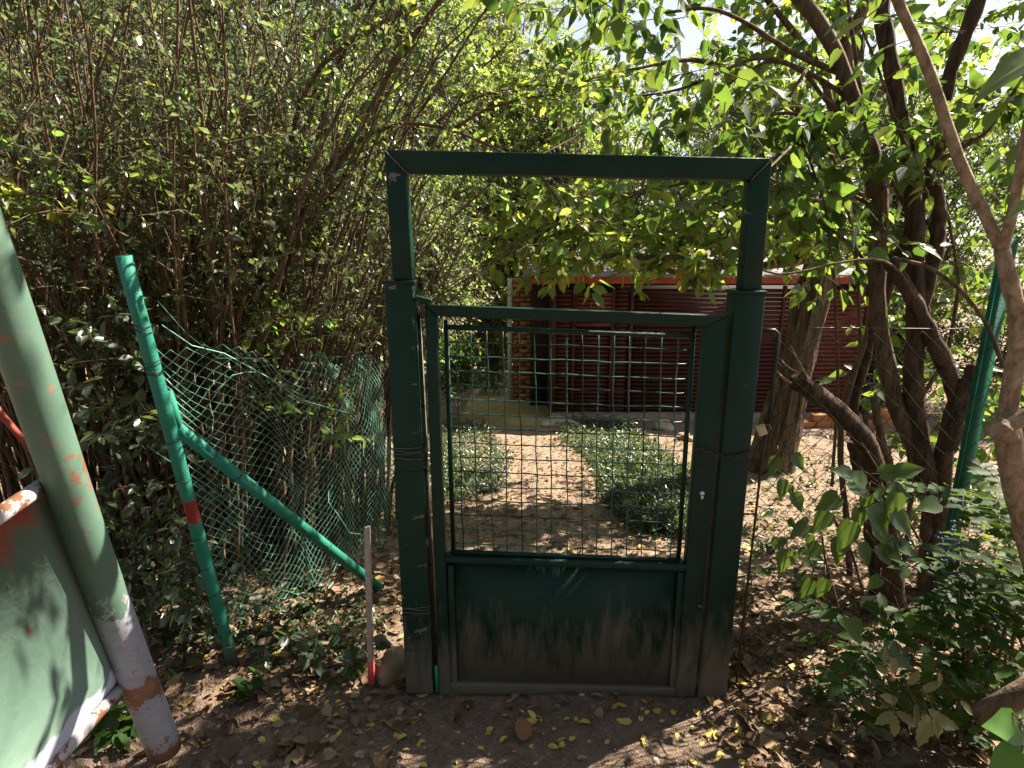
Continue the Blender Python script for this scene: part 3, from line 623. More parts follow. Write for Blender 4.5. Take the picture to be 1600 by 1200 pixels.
# left thicket
def X(px, Y): return (px-800)/FP*(Y*.98+.3)
TG = 'dense brown-stemmed shrubs behind the left netting'
thk = [(40, 2.75, 'shrub of thin leaning twigs behind the open sage gate'),
       (150, 3.0, 'twiggy shrub rising just behind the top of the turquoise post'),
       (255, 2.85, 'dense many-stemmed shrub right of the turquoise post top'),
       (330, 3.25, 'brown-stemmed shrub with sunlit upright stems above the crumpled netting'),
       (410, 3.05, 'tall shrub of crowded upright stems behind the netting middle'),
       (490, 3.4, 'open shrub of slim stems behind the bunched end of the netting'),
       (525, 3.9, 'slim-stemmed shrub next to the left gate post'),
       (70, 3.9, 'leafy shrub deep in the thicket at the far left edge'),
       (210, 4.2, 'leafy shrub deep in the thicket above the turquoise post'),
       (350, 4.4, 'leafy shrub in the thicket behind the crowded upright stems'),
       (480, 4.7, 'light green shrub in the thicket left of the portal'),
       (530, 5.4, 'sunlit shrub rising just outside the portal left upright')]
for i_, (px, Y, lb_) in enumerate(thk):
    near = Y < 3.8
    shrub('thicket_shrub', lb_, X(px, Y), Y, 74 if near else 40, 3.3 if near else 3.8, (1.15 if px < 470 else .75), (rng.uniform(-.3, .5) if px < 470 else rng.uniform(-.35, .0), rng.uniform(-.1, .3)), .032 if near else .042,
          10, 14 if near else 13, LF_THK if Y < 4.5 else LF_BACK, BK_THK, .0115, KITE, 12 if near else 5, .5, TG, tmin=.40)
# hand-placed arching stems
ar = thing('arching_shrub', 'shrub with thick reddish-brown stems arching right over the top of the portal', 'shrub', np.array([X(440, 3.1), 3.1, gz(-1.2, 3.1)]))
ARC = [([(428, 760), (436, 600), (446, 412), (462, 345), (499, 270), (537, 235), (575, 202), (650, 187), (710, 202), (755, 221), (789, 240)], 3.05, 2.7, 6, 2),
       ([(430, 780), (434, 600), (442, 431), (480, 356), (525, 262), (574, 190), (597, 124), (631, 75), (669, 30), (700, -20), (740, -80)], 3.0, 2.75, 7, 3),
       ([(425, 770), (436, 540), (454, 400), (500, 345), (545, 262), (585, 185), (615, 90), (640, 20), (650, -50)], 3.1, 2.9, 6, 2.5),
       ([(420, 770), (430, 500), (446, 300), (450, 225), (476, 131), (517, 75), (600, 37), (650, 5), (720, -40)], 3.15, 2.8, 6, 3),
       ([(395, 770), (420, 560), (455, 310), (470, 200), (515, 120), (560, 45), (610, -40)], 3.3, 3.1, 5, 2),
       ([(710, 200), (762, 169), (826, 152), (882, 146), (905, 131), (930, 121)], 2.8, 2.6, 2.4, 1.3),
       ([(684, 190), (715, 165), (770, 143), (840, 132), (900, 140)], 2.85, 2.7, 2, 1),
       ([(837, 262), (870, 310), (890, 350)], 2.7, 2.6, 2, 1.2),
       ([(300, 800), (265, 650), (262, 520), (248, 400), (250, 250), (270, 120), (300, 0)], 2.7, 2.6, 4, 2),
       ([(290, 760), (268, 600), (256, 430), (275, 300), (318, 210), (332, 190)], 2.6, 2.5, 3.5, 2),
       ([(230, 330), (160, 300), (80, 305), (0, 330)], 2.4, 2.2, 2, 1.4), ([(200, 370), (120, 330), (20, 325)], 2.3, 2.1, 1.8, 1.2)]
allp = []
def stem_px(root, pts, ya, yb, ra, rb, mat, name='stem', n=26, sides=7, rough=0, label=None):
    k = len(pts); Q = interp([P(a, b, ya+(yb-ya)*i/(k-1)) for i, (a, b) in enumerate(pts)], n)
    r = np.linspace(ra, rb, n)/FP*np.linspace(ya, yb, n)
    if rough: Q = Q+rng.normal(0, rough, Q.shape)*r[:, None]; r = r*(1+rng.normal(0, rough*.8, n))
    part(name, MB().tubes(Q, r, sides), mat, root, smooth=True, label=label); return Q
for pts, ya, yb, ra, rb in ARC: allp.append(stem_px(ar, pts, ya, yb, ra, rb, BK_THK))
Q = np.array(allp); T_ = rng.uniform(.3, 1, (len(Q), 26)); pos, tan = along(Q, T_); pos = pos.reshape(-1, 3)
tp = twig_paths(pos, unit(tan.reshape(-1, 3)*.6+rdir(len(pos), -.3, .8)), rng.uniform(.12, .4, len(pos)))
mb = MB(); twig_tubes(mb, tp, .0022); part('twig_mass', mb, BK_THK, ar, stuff=True)
mb = MB(); leaves_on(mb, tp, 7, .045, OVAL); part('foliage', mb, LF_TREE, ar, stuff=True)
# few broad lit leaves near stems by left post
# low leafy undergrowth left
def bush(name, label, cat, boxes, leaf, tmpl, lm, bm=BK_TWIG, tl=.25, nl=7, droop=.2, tr=.002, group=None, base=None, hang=.2, up=1.0, dirz=(-.2, .9), wid=1.0):
    """boxes: (px0,px1,py0,py1,Y0,Y1,n)"""
    st_ = []
    for (a, b, c, d, y0, y1, n) in boxes:
        for _ in range(n): st_.append(P(rng.uniform(a, b), rng.uniform(c, d), rng.uniform(y0, y1)))
    st_ = np.array(st_); g = ground(st_[:, 0], st_[:, 1]); st_[:, 2] = np.maximum(st_[:, 2], g+.01)
    base = base if base is not None else np.array([st_[:, 0].mean(), st_[:, 1].mean(), gz(st_[:, 0].mean(), st_[:, 1].mean())])
    t = thing(name, label, cat, base, group)
    M = len(st_); d = unit(rdir(M, *dirz)); tp = twig_paths(st_, d, rng.uniform(.5, 1.2, M)*tl, 4, droop, .07)
    mb = MB(); twig_tubes(mb, tp, tr); part('twig_mass', mb, bm, t, stuff=True)
    mb = MB(); leaves_on(mb, tp, nl, leaf, tmpl, hang, up, wid=wid); part('foliage', mb, lm, t, stuff=True)
    return t
bush('broadleaf_shrub', 'dark low shrub with paired oval leaves between the sage gate and turquoise post', 'shrub',
     [(110, 230, 480, 700, 2.0, 2.5, 70), (150, 300, 650, 850, 2.0, 2.5, 80), (190, 340, 830, 1000, 1.95, 2.4, 110)], .05, OVAL, LF_COVER, tl=.2, nl=7)
bush('ivy_patch', 'patch of dark ivy-like leaves on the ground at the foot of the sage gate pipe', 'plant', [(140, 215, 1120, 1200, 1.6, 1.75, 18)], .055, HEART, LF_DARK, tl=.1, nl=5)
bush('seedling', 'variegated leafy seedling right of the turquoise post foot', 'plant', [(440, 500, 985, 1030, 1.95, 2.1, 14)], .055, OVAL, LF_COVER, tl=.1, nl=5)
bush('seedling', 'small leafy seedling halfway between post foot and stake', 'plant', [(370, 420, 1060, 1090, 1.8, 1.9, 7)], .055, HEART, LF_DARK, tl=.08, nl=4)
bush('seedling', 'pale-veined leafy plant just left of the wooden stake', 'plant', [(535, 575, 985, 1040, 1.88, 2.0, 12)], .06, OVAL, LF_COVER, tl=.1, nl=5)
bush('bramble', 'thin green bramble growing through the crumpled netting', 'plant', [(380, 480, 470, 560, 2.4, 2.7, 26), (420, 560, 600, 700, 2.4, 2.7, 20)], .05, OVAL, LF_TREE, tl=.25, nl=5)
# groundcover
def cover(label, px0, px1, py0, py1, n, size, poly=None, h=.14):
    pts = []
    while len(pts) < n:
        a, b = rng.uniform(px0, px1), rng.uniform(py0, py1)
        if poly and not inside(a, b, poly): continue
        p = PG(a, b); pts.append(p)
    pts = np.array(pts); M = n; pts[:, 2] += rng.uniform(0, h, M)**1.0*rng.uniform(.2, 1, M)
    mb = MB(); tp = twig_paths(pts, rdir(M, -.1, .7), .08, 3, .3); leaves_on(mb, tp, 5, size, LANCE, .1, wid=1.1)
    single('groundcover', mb, LF_COVER, label, None, (0, 0, 0), kind='stuff')
def inside(x, y, poly):
    c = False; n = len(poly)
    for i in range(n):
        x1, y1 = poly[i]; x2, y2 = poly[(i+1) % n]
        if (y1 > y) != (y2 > y) and x < (x2-x1)*(y-y1)/(y2-y1)+x1: c = not c
    return c
cover('dark glossy groundcover right of the path behind the gate', 860, 1080, 655, 850, 5200, .038, [(870, 655), (960, 652), (1010, 690), (1078, 740), (1075, 840), (1000, 835), (950, 790), (925, 725), (880, 690)])
cover('dark groundcover left of the path behind the gate', 640, 800, 660, 790, 2300, .038, [(640, 665), (760, 665), (795, 720), (780, 765), (720, 790), (640, 770)])
cover('sparse green seedlings under the netting', 250, 620, 880, 1030, 420, .04, [(250, 940), (480, 900), (600, 930), (560, 1020), (300, 1030)], .04)
cover('low green growth around the mossy rocks', 500, 640, 700, 820, 700, .04, None, .1)
cover('low weeds in the clearing right of the trunk', 1150, 1600, 680, 900, 500, .05, None, .05)
bush('rounded_shrub', 'dark rounded shrub at the left edge of the far path', 'shrub', [(672, 735, 535, 612, 7.0, 7.6, 200)], .055, OVAL, LF_DARK, tl=.22, nl=9)
# litter
def litter(name, label, n, xr_, yr_, size, mat, tmpl=OVAL, lift=.006, tilt=.35, kind='stuff'):
    x = rng.uniform(*xr_, n); y = rng.uniform(*yr_, n); p = np.stack([x, y, ground(x, y)+lift+rng.uniform(0, .012, n)], 1)
    mb = MB().leaves(p, rdir(n, -.15, .25), np.array([0, 0, 1.])+rdir(n)*tilt, size*np.clip(rng.lognormal(-.25, .45, n), .25, 1.8), tmpl, rng.uniform(.5, 1.5, n))
    return single(name, mb, mat, label, None, (0, 0, 0), kind=kind)
litter('leaf_litter', 'brown dry leaf litter on the earth', 14000, (-3, 3.4), (1.75, 6.5), .036, LF_DRY, tilt=.6)
litter('leaf_litter', 'broken brown leaves on the bare foreground', 600, (-2, 2.2), (.9, 1.85), .022, LF_DRY, tilt=.5)
litter('leaf_litter', 'deep curled leaf litter right of the gate', 2000, (.75, 2.4), (1.35, 2.6), .05, LF_DRY, tilt=1.0, lift=.015)
litter('leaf_litter', 'leaf litter left of the gate under the netting', 1800, (-1.9, -.35), (1.5, 3.0), .045, LF_DRY, tilt=.9, lift=.012)
litter('yellow_litter', 'small yellow leaves scattered across the earth', 420, (-2.2, 2.2), (1.7, 4.0), .035, LF_YEL, tilt=.4)
litter('debris', 'fine crumbs of bark and leaf on the bare earth', 9000, (-2.2, 2.4), (.95, 2.4), .010, LF_DRY, KITE, .004, .8)
litter('debris', 'pale crumbs on the path', 6000, (-1.5, 3), (2.2, 5), .016, LF_DRY, KITE, .004, .8)
n = 1500; x = rng.uniform(-2.4, 2.6, n); y = rng.uniform(1.0, 4.2, n); keep = (np.abs(x) > .55) | (y > 1.9) | (rng.uniform(0, 1, n) < .15); x = x[keep]; y = y[keep]; n = len(x)
pz = np.stack([x, y, ground(x, y)+.008], 1); tp = twig_paths(pz, rdir(n, -.05, .25), rng.uniform(.04, .2, n), 4, .1, .12)
mb = MB(); twig_tubes(mb, tp, rng.uniform(.0008, .0025, n)); single('twig_litter', mb, BK_THK, 'fallen twigs scattered on the earth', None, (0, 0, 0), kind='stuff')
mbp = MB(); pebs = []
for k in range(180):
    a, b = rng.uniform(-1.6, 1.9), rng.uniform(1.05, 3.2); r = rng.uniform(.005, .016)
    v = rdir(14)*r*[1, .8, .55]; 
    an = np.arange(6)*PI/3
    V = np.concatenate([np.stack([np.cos(an)*r, np.sin(an)*r*.8, an*0], 1), np.stack([np.cos(an)*r*.6, np.sin(an)*r*.5, an*0+r*.5], 1)])*rng.uniform(.8, 1.2, (12, 1))+[a, b, gz(a, b)]
    mbp.add(V, [[6, 7, 8, 9, 10, 11]]+[[i, (i+1) % 6, (i+1) % 6+6, i+6] for i in range(6)])
single('pebbles', mbp, STONEP, 'small pebbles in the earth', None, (0, 0, 0), kind='stuff')
# individual yellow leaves in the foreground
proto = []
for k in range(5):
    mb = MB().leaves(np.zeros((1, 3)), np.array([[1., 0, 0]]), np.array([[0, 0, 1.]]), .036+.004*k, [OVAL, OVAL, LANCE, HEART, OVAL][k], [1, 1.3, 1.6, .8, 1][k]); proto.append(mb.mesh('fallen_leaf')); proto[-1].materials.append(LF_YEL)
FG = 'yellow leaves fallen on the bare earth before the gate'
n = 0
clus = [(1050, 1130), (800, 1165), (640, 1150), (560, 1020), (470, 1080), (1020, 1090), (1240, 1050), (560, 1120), (870, 1150), (400, 1020), (1130, 1140), (1240, 1160)]
while n < 150:
    if rng.uniform() < .5: c = clus[rng.integers(len(clus))]; a, b = c[0]+rng.normal(0, 32), c[1]+rng.normal(0, 20)
    else: a, b = rng.uniform(280, 1330), rng.uniform(1030, 1200)
    if b < 1000 or b > 1210 or (600 < a < 1140 and b < 1098): continue
    p = PG(a, b); o = bpy.data.objects.new('fallen_leaf', proto[rng.integers(5)]); C.objects.link(o)
    o.location = (p[0], p[1], p[2]+.007); o.rotation_euler = (rng.normal(0, .3), rng.normal(0, .3), rng.uniform(0, 6.28)); s_ = rng.uniform(.35, 1.0); o.scale = (s_, s_, s_)
    wh = 'near the foot of the sage gate pipe' if a < 450 else 'between the turquoise post and the stake' if a < 600 and b < 1090 else 'in front of the left gate post' if a < 720 else 'in front of the steel panel middle' if a < 960 else 'in front of the right gate post' if a < 1150 else 'among the litter right of the gate'
    o['label'] = 'small yellow leaf lying on the earth '+wh; o['category'] = 'leaf'; o['group'] = 'yellow fallen leaves '+wh; n += 1
p = PG(815, 1165); mb = MB().leaves(np.array([p+[0, 0, .02]]), np.array([[.15, 1, .12]]), np.array([[.3, 0, 1.]]), .1, SPINY, 1.4)
single('brown_leaf', mb, plain('leaf_brown', (.2, .09, .04), .7), 'large curled brown dead leaf at the bottom of the picture before the gate', 'leaf', p)
# ------------------------------------------------------------------ right: lilac, trunks
lil = thing('lilac_tree', 'dark multi-stemmed lilac with heart-shaped leaves right of the gate', 'tree', PG(1430, 960))
LT = [([(1225, -30), (1240, 0), (1285, 26), (1307, 75), (1326, 131), (1349, 199), (1375, 270), (1379, 319), (1375, 375), (1367, 430), (1375, 494), (1378, 560), (1394, 625), (1416, 670), (1442, 725), (1456, 800), (1450, 880), (1440, 960)], 2.9, 2.5, 11, 20, BK_LIL),
      ([(1370, -40), (1386, 75), (1397, 131), (1412, 195), (1424, 262), (1428, 340), (1431, 420), (1431, 512), (1426, 569), (1431, 644), (1446, 726), (1456, 800)], 2.8, 2.52, 12, 21, BK_DARK),
      ([(1545, -40), (1499, 75), (1475, 150), (1468, 225), (1448, 290), (1425, 350), (1405, 405), (1380, 470), (1360, 530), (1340, 600), (1330, 680)], 2.7, 2.9, 11, 9, BK_DARK),
      ([(1385, 400), (1410, 440), (1431, 475), (1461, 539), (1487, 587), (1499, 625), (1480, 681), (1472, 737), (1462, 831), (1455, 900), (1448, 960)], 2.6, 2.5, 13, 22, BK_DARK),
      ([(1523, 572), (1510, 610), (1496, 650), (1484, 700)], 2.52, 2.5, 14, 20, BK_DARK),
      ([(1460, 290), (1468, 340), (1462, 400), (1440, 480), (1430, 560)], 2.7, 2.6, 13, 14, BK_DARK),
      ([(1350, 200), (1360, 300), (1372, 400), (1365, 500), (1320, 620), (1310, 700), (1322, 800), (1330, 930)], 3.0, 2.7, 6, 7, BK_LIL),
      ([(1365, 620), (1375, 680), (1395, 740), (1400, 850), (1398, 970)], 2.6, 2.45, 7, 11, BK_LIL),
      ([(1330, 690), (1352, 780), (1362, 860), (1372, 970)], 2.6, 2.45, 9, 12, BK_DARK),
      ([(1349, 640), (1370, 760), (1384, 860), (1384, 980)], 2.55, 2.4, 4, 6, BK_LIL),
      ([(1415, 650), (1425, 760), (1415, 860), (1400, 960)], 2.6, 2.4, 4, 6, BK_LIL)]
LT = [(a, b, c, d*.85, min(e*.72, 15), f) for a, b, c, d, e, f in LT]
for pts, ya, yb, ra, rb, m_ in LT: stem_px(lil, pts, ya, yb, ra, rb, m_, 'trunk', 30, 10, .09)
LB = [([(1307, 112), (1262, 94), (1225, 75), (1165, 34), (1110, 10), (1040, 20)], 2.85, 2.6, 5, 2), ([(1335, 160), (1262, 110), (1190, 85), (1130, 110), (1070, 140), (1000, 150)], 2.85, 2.5, 4, 1.5),
      ([(1350, 200), (1290, 160), (1258, 110), (1200, 90), (1160, 120), (1110, 145)], 2.85, 2.7, 4, 1.5), ([(1375, 270), (1330, 220), (1295, 195), (1240, 175), (1190, 180), (1140, 175)], 2.85, 2.4, 4, 1.5),
      ([(1380, 330), (1320, 300), (1270, 250), (1225, 205), (1195, 180)], 2.8, 2.6, 3.5, 1.3), ([(1260, 110), (1225, 160), (1250, 210), (1290, 320), (1300, 400)], 2.7, 2.6, 2.5, 1.2),
      ([(1368, 430), (1330, 380), (1270, 340), (1215, 285), (1200, 280)], 2.8, 2.4, 3, 1.2), ([(1425, 340), (1380, 260), (1345, 150), (1330, 40), (1320, -30)], 2.8, 3.0, 4, 2.5),
      ([(1440, 300), (1400, 190), (1370, 100), (1340, 30)], 2.6, 2.5, 3, 1.5), ([(1465, 240), (1530, 160), (1580, 120), (1620, 90)], 2.6, 2.5, 5, 3), ([(1470, 250), (1540, 210), (1580, 150), (1640, 60)], 2.5, 2.3, 4, 2),
      ([(1440, 480), (1395, 405), (1345, 404), (1290, 415), (1220, 433), (1190, 425), (1150, 395), (1135, 340)], 2.0, 1.85, 2.4, 1.5), ([(1395, 403), (1450, 415), (1500, 450), (1545, 510), (1568, 575)], 2.0, 1.9, 3, 3.5),
      ([(1210, 282), (1170, 260), (1130, 262)], 2.1, 2.0, 2, 1), ([(1235, 230), (1203, 262), (1160, 276)], 2.2, 1.9, 2, 1.2), ([(1420, 650), (1480, 560), (1500, 440), (1480, 330)], 3.0, 3.1, 4, 2),
      ([(1330, 700), (1345, 560), (1340, 400), (1310, 260), (1270, 180)], 3.1, 3.2, 4, 2), ([(1300, 760), (1310, 600), (1305, 450), (1290, 330)], 3.3, 3.3, 3, 2), ([(1345, 690), (1400, 780), (1440, 850)], 2.2, 2.2, 2, 2),
      ([(1300, 805), (1330, 860), (1350, 930)], 2.0, 2.1, 3, 2.5), ([(1283, 830), (1290, 880), (1310, 950)], 2.0, 2.1, 2, 2)]
lb = []
for pts, ya, yb, ra, rb in LB: lb.append(stem_px(lil, pts, ya, yb, ra, rb, BK_LIL, 'branch', 20, 6, .05))
Q = np.array(lb[:11]); T_ = rng.uniform(.3, 1, (len(Q), 15)); pos, tan = along(Q, T_); pos = pos.reshape(-1, 3)
st_ = [pos]
for (a, b, c, d, y0, y1, n) in [(960, 1250, -60, 210, 2.3, 3.2, 85), (1150, 1640, -60, 330, 3.5, 4.6, 115), (1240, 1620, 250, 440, 3.3, 4.0, 40), (1490, 1620, 380, 800, 2.9, 3.6, 60), (1300, 1500, 440, 640, 3.3, 3.8, 16), (870, 960, -60, 10, 2.2, 2.6, 12), (1290, 1400, -40, 60, 2.0, 2.4, 7), (1440, 1620, -60, 120, 2.0, 2.6, 12)]:
    st_.append(np.array([P(rng.uniform(a, b), rng.uniform(c, d), rng.uniform(y0, y1)) for _ in range(n)]))
# crown overhead (above the frame)
n = 370; st_.append(np.stack([rng.uniform(-1.2, 3.4, n), rng.uniform(.6, 4.0, n), rng.uniform(2.7, 4.2, n)], 1)[:])
st_ = np.concatenate(st_); ok = ~((st_[:, 2] < CAM[2]+st_[:, 1]*.40) & (st_[:, 2] > 2.69) & (st_[:, 0] < .4) & (st_[:, 1] > 1)); st_ = gapped(st_[ok])
tp = twig_paths(st_, unit(rdir(len(st_), -.5, .6)+np.array([-.3, -.1, -.1])), rng.uniform(.2, .5, len(st_)), 4, .35, .08)
mb = MB(); twig_tubes(mb, tp, .0026); part('twig_mass', mb, BK_LIL, lil, stuff=True)
mb = MB(); leaves_on(mb, tp, 8, .07, HEART, .55, .8, wid=.85); part('foliage', mb, LF_LIL, lil, stuff=True)
# cut trunk
stp = thing('cut_trunk', 'dark sawn-off trunk leaning up to the left behind the right fence', 'trunk', PG(1395, 960))
stem_px(stp, [(1246, 596), (1268, 610), (1292, 628), (1330, 657), (1349, 685), (1365, 722), (1380, 800), (1390, 900), (1398, 970)], 2.15, 2.35, 15, 21, BK_DARK, 'trunk', 24, 12, .06)
cc = P(1245, 595, 2.14); ax_ = unit(P(1246, 596, 2.15)-P(1268, 610, 2.17))
part('sawn_end', MB().tubes([cc+ax_*.001, cc+ax_*.006], .031, 12), BK_ROUGH, stp)
stem_px(stp, [(1262, 592), (1245, 560), (1235, 540)], 2.15, 2.1, 3, 1.5, BK_PALE, 'twig', 8, 5)
stem_px(stp, [(1238, 600), (1222, 590), (1212, 577)], 2.14, 2.1, 2.5, 1.5, BK_PALE, 'twig', 8, 5)
stem_px(stp, [(1248, 582), (1232, 575), (1218, 560)], 2.14, 2.1, 2, 1.2, BK_PALE, 'twig', 8, 5)
# pale smooth branch near the camera at right
pb_ = thing('pale_tree', 'pale smooth-barked young tree with a forked branch at the right edge', 'tree', np.array([1.6, 1.5, gz(1.6, 1.5)]))
stem_px(pb_, [(1385, -50), (1401, 0), (1442, 86), (1469, 161), (1491, 232), (1517, 292), (1540, 337), (1566, 392)], 1.7, 1.55, 6.5, 8.5, BK_PALE, 'branch', 26, 12, .02)
stem_px(pb_, [(1566, 390), (1577, 440), (1590, 490), (1590, 550), (1576, 630), (1572, 668)], 1.55, 1.5, 11, 14, BK_PALE, 'trunk', 22, 12, .03)
stem_px(pb_, [(1572, 660), (1582, 740), (1598, 800), (1622, 900), (1650, 1000)], 1.5, 1.45, 19, 19, BK_PALE, 'trunk', 20, 12, .03)
stem_px(pb_, [(1566, 392), (1583, 330), (1600, 225), (1620, 100)], 1.55, 1.5, 8, 5, BK_PALE, 'branch', 14, 10, .02)
part('burl', rock_mb(P(1568, 675, 1.47), (.038, .035, .035), 21), BK_PALE, pb_, smooth=True, label='knobbly swelling on the trunk')
stem_px(pb_, [(1568, 672), (1600, 650), (1640, 630)], 1.47, 1.45, 12, 10, BK_PALE, 'branch', 10, 10, .04)
lv = MB(); cs = [(1620, 95, 1.0, .1), (1640, 70, .95, .1), (1625, 310, 1.3, .07), (1335, 20, 1.6, .08), (1350, 30, 1.55, .08)]
tw_ = MB()
for a, b, Y, L in cs:
    p = P(a, b, Y); lv.leaves(np.array([p]), np.array([[-.7, .1, -.45]]), np.array([[.2, -.3, 1.]]), L, HEART, .75)
    tw_.tubes([p, p+[.04, 0, .03], p+[.12, .05, .12]], .0015, 4)
n = 130; st_ = np.stack([rng.uniform(1.7, 3.8, n), rng.uniform(1.2, 3.4, n), rng.uniform(2.35, 3.9, n)], 1); st_ = gapped(st_); n = len(st_)  # unseen crown leaves added out of frame to shade the lower right plants
tp = twig_paths(st_, rdir(n, -.4, .6), .35, 4, .3, .08); twig_tubes(tw_, tp, .003); leaves_on(lv, tp, 9, .085, HEART, .5, .8, wid=.85)
part('leaf_spray', lv, LF_LIL, pb_, stuff=True); part('leaf_stalk', tw_, BK_TWIG, pb_, stuff=True)
# log at the bottom right
lg = MB().tubes([P(1530, 1118, 1.12), P(1570, 1098, 1.1), P(1640, 1060, 1.08)], [.022, .024, .026], 12)
single('fallen_branch', lg, BK_LIL, 'thick reddish-brown branch lying at the bottom right corner', 'branch', P(1570, 1100, 1.1), smooth=True)
# grooved trunk tree behind fence
wt = thing('grooved_tree', 'tree with thick deeply grooved bark leaning right in front of the shed', 'tree', PG(1210, 712))
Q = interp([P(1194, 760, 5.0), P(1205, 722, 5.0), P(1222, 660, 5.0), P(1236, 600, 5.0), P(1252, 530, 5.0), P(1268, 460, 5.0), P(1287, 400, 5.0), P(1302, 340, 5.0), P(1318, 230, 5.0), P(1330, 60, 5.1)], 44)
r = np.interp(np.arange(44), [0, 4, 12, 30, 43], [44, 34, 25, 21, 15])/FP*5.1
sides = 72; mbk = MB(); T__ = unit(np.gradient(Q, axis=0)); N1 = unit(np.cross(T__, np.tile([0, 1., 0], (44, 1)))); B1 = np.cross(T__, N1)
from mathutils import noise as mn
V = np.zeros((44, sides, 3))
for i_ in range(44):
    for j_ in range(sides):
        a = 2*PI*j_/sides; rr_ = r[i_]*(1+.34*abs(mn.noise(Vector((math.cos(a)*4.5, math.sin(a)*4.5, i_*.13))))-.1+.06*mn.noise(Vector((math.cos(a)*9, math.sin(a)*9, i_*.5))))
        V[i_, j_] = Q[i_]+rr_*(math.cos(a)*N1[i_]+math.sin(a)*B1[i_])
idx = np.arange(44*sides).reshape(44, sides); a_ = idx[:-1]; b_ = np.roll(a_, -1, 1); c_ = idx[1:]; d_ = np.roll(c_, -1, 1)
mbk.add(V.reshape(-1, 3), [np.stack([a_, b_, d_, c_], -1).reshape(-1, 4)]); part('trunk', mbk, BK_ROUGH, wt, smooth=True)
WB = [([(1290, 400), (1230, 410), (1170, 420), (1120, 415), (1060, 402), (1000, 402), (940, 396), (890, 420)], 4.6, 3.9, 8, 3), ([(1125, 416), (1090, 430), (1050, 425), (1020, 410)], 4.4, 4.2, 7, 3),
      ([(1300, 330), (1230, 290), (1150, 270), (1060, 285), (960, 310), (880, 340), (830, 380)], 4.6, 3.8, 7, 2), ([(1310, 260), (1260, 180), (1180, 120), (1080, 90), (980, 110)], 4.7, 4.0, 7, 2),
      ([(1060, 402), (1075, 340), (1060, 300)], 4.3, 4.2, 3, 1.5), ([(1320, 200), (1400, 120), (1480, 40)], 4.8, 5, 7, 3), ([(1318, 240), (1280, 100), (1200, 0), (1120, -80)], 4.8, 4.5, 7, 3), ([(960, 310), (900, 300), (850, 310), (800, 330)], 4.0, 3.8, 2.5, 1.3),
      ([(1327, 120), (1300, -80), (1200, -250)], 4.9, 4.9, 9, 4), ([(1330, 60), (1400, -120), (1450, -250)], 5.0, 5.2, 9, 4)]
wb = [stem_px(wt, pts, ya, yb, ra, rb, BK_LIL, 'branch', 22, 7, .06) for pts, ya, yb, ra, rb in WB]
Q = np.array(wb); T_ = rng.uniform(.2, 1, (len(Q), 11)); pos, tan = along(Q, T_); st_ = [pos.reshape(-1, 3)]
for (a, b, c, d, y0, y1, n) in [(800, 930, 300, 400, 3.7, 4.2, 50), (930, 1170, 270, 370, 4.0, 4.8, 42), (900, 1200, 80, 270, 4.2, 5.2, 60), (1190, 1380, 290, 380, 4.4, 5.0, 22), (835, 905, 390, 430, 3.6, 3.9, 9), (1060, 1150, 390, 415, 3.9, 4.2, 6), (915, 1180, 360, 405, 4.2, 4.9, 50), (1195, 1340, 360, 405, 4.2, 4.6, 26), (1190, 1300, -100, 250, 4.4, 5.4, 60)]:
    st_.append(np.array([P(rng.uniform(a, b), rng.uniform(c, d), rng.uniform(y0, y1)) for _ in range(n)]).reshape(-1, 3))
n = 330; st_.append(np.stack([rng.uniform(.4, 4.4, n), rng.uniform(3.6, 6.6, n), rng.uniform(3.2, 5.2, n)], 1))
st_ = np.concatenate(st_)
tp = twig_paths(st_, unit(rdir(len(st_), -.4, .6)+np.array([-.2, -.2, 0])), rng.uniform(.18, .38, len(st_)), 4, .25, .06)
mb = MB(); twig_tubes(mb, tp, .0035); part('twig_mass', mb, BK_LIL, wt, stuff=True)
mb = MB(); leaves_on(mb, tp, 10, .095, OVAL, .5, .8, wid=1.05); part('foliage', mb, LF_TREE, wt, stuff=True)
# ------------------------------------------------------------------ right undergrowth
def leaf_group(name, label, cat, items, tmpl, mat, wid=1, stalk=BK_TWIG, base=None):
    t = thing(name, label, cat, base); mbs = MB()
    for (a, b, Y, L, ang, dz) in items:
        p = P(a, b, Y); d = np.array([math.cos(ang), -.25, math.sin(ang)+dz]); nr = np.array([rng.uniform(-.2, .2), -.75, .65])
        m_ = MB().leaves(np.array([p]), np.array([d]), np.array([nr]), L, tmpl, wid); part('leaf', m_, mat, t)
        q = p-unit(d)*L*.02; e = q-unit(d)*L*.5+[0, .03, .0]; mbs.tubes([q, (q+e)/2+[0, 0, -.004], e], .0014, 4)
    part('leaf_stalk', mbs, stalk, t, stuff=True); return t
it = [(1362, 792, 1.85, .1, -1.1, 0), (1352, 760, 1.85, .085, 2.6, .2), (1402, 770, 1.86, .075, -1.9, 0), (1375, 740, 1.88, .075, .1, .1), (1330, 742, 1.88, .07, 2.8, 0), (1310, 775, 1.9, .08, 3.6, 0), (1400, 738, 1.86, .07, .4, -.1), (1395, 800, 1.84, .085, -.9, 0),
      (1330, 815, 1.85, .09, -2.0, 0), (1295, 800, 1.9, .075, -2.3, 0), (1310, 840, 1.87, .08, -1.6, 0), (1280, 850, 1.9, .06, -2.4, 0), (1230, 860, 1.9, .07, -1.9, 0), (1222, 750, 1.92, .06, -1.6, 0), (1215, 715, 1.92, .055, -2.0, 0), (1240, 770, 1.9, .06, -1.2, .1),
      (1240, 710, 1.92, .055, -1.0, 0), (1260, 820, 1.9, .06, -2.6, 0), (1345, 850, 1.86, .07, -1.2, 0), (1290, 905, 1.88, .06, -2, 0), (1380, 1010, 1.6, .09, -.6, 0), (1345, 990, 1.6, .09, 2.4, -.1), (1410, 960, 1.65, .08, -1.4, 0)]
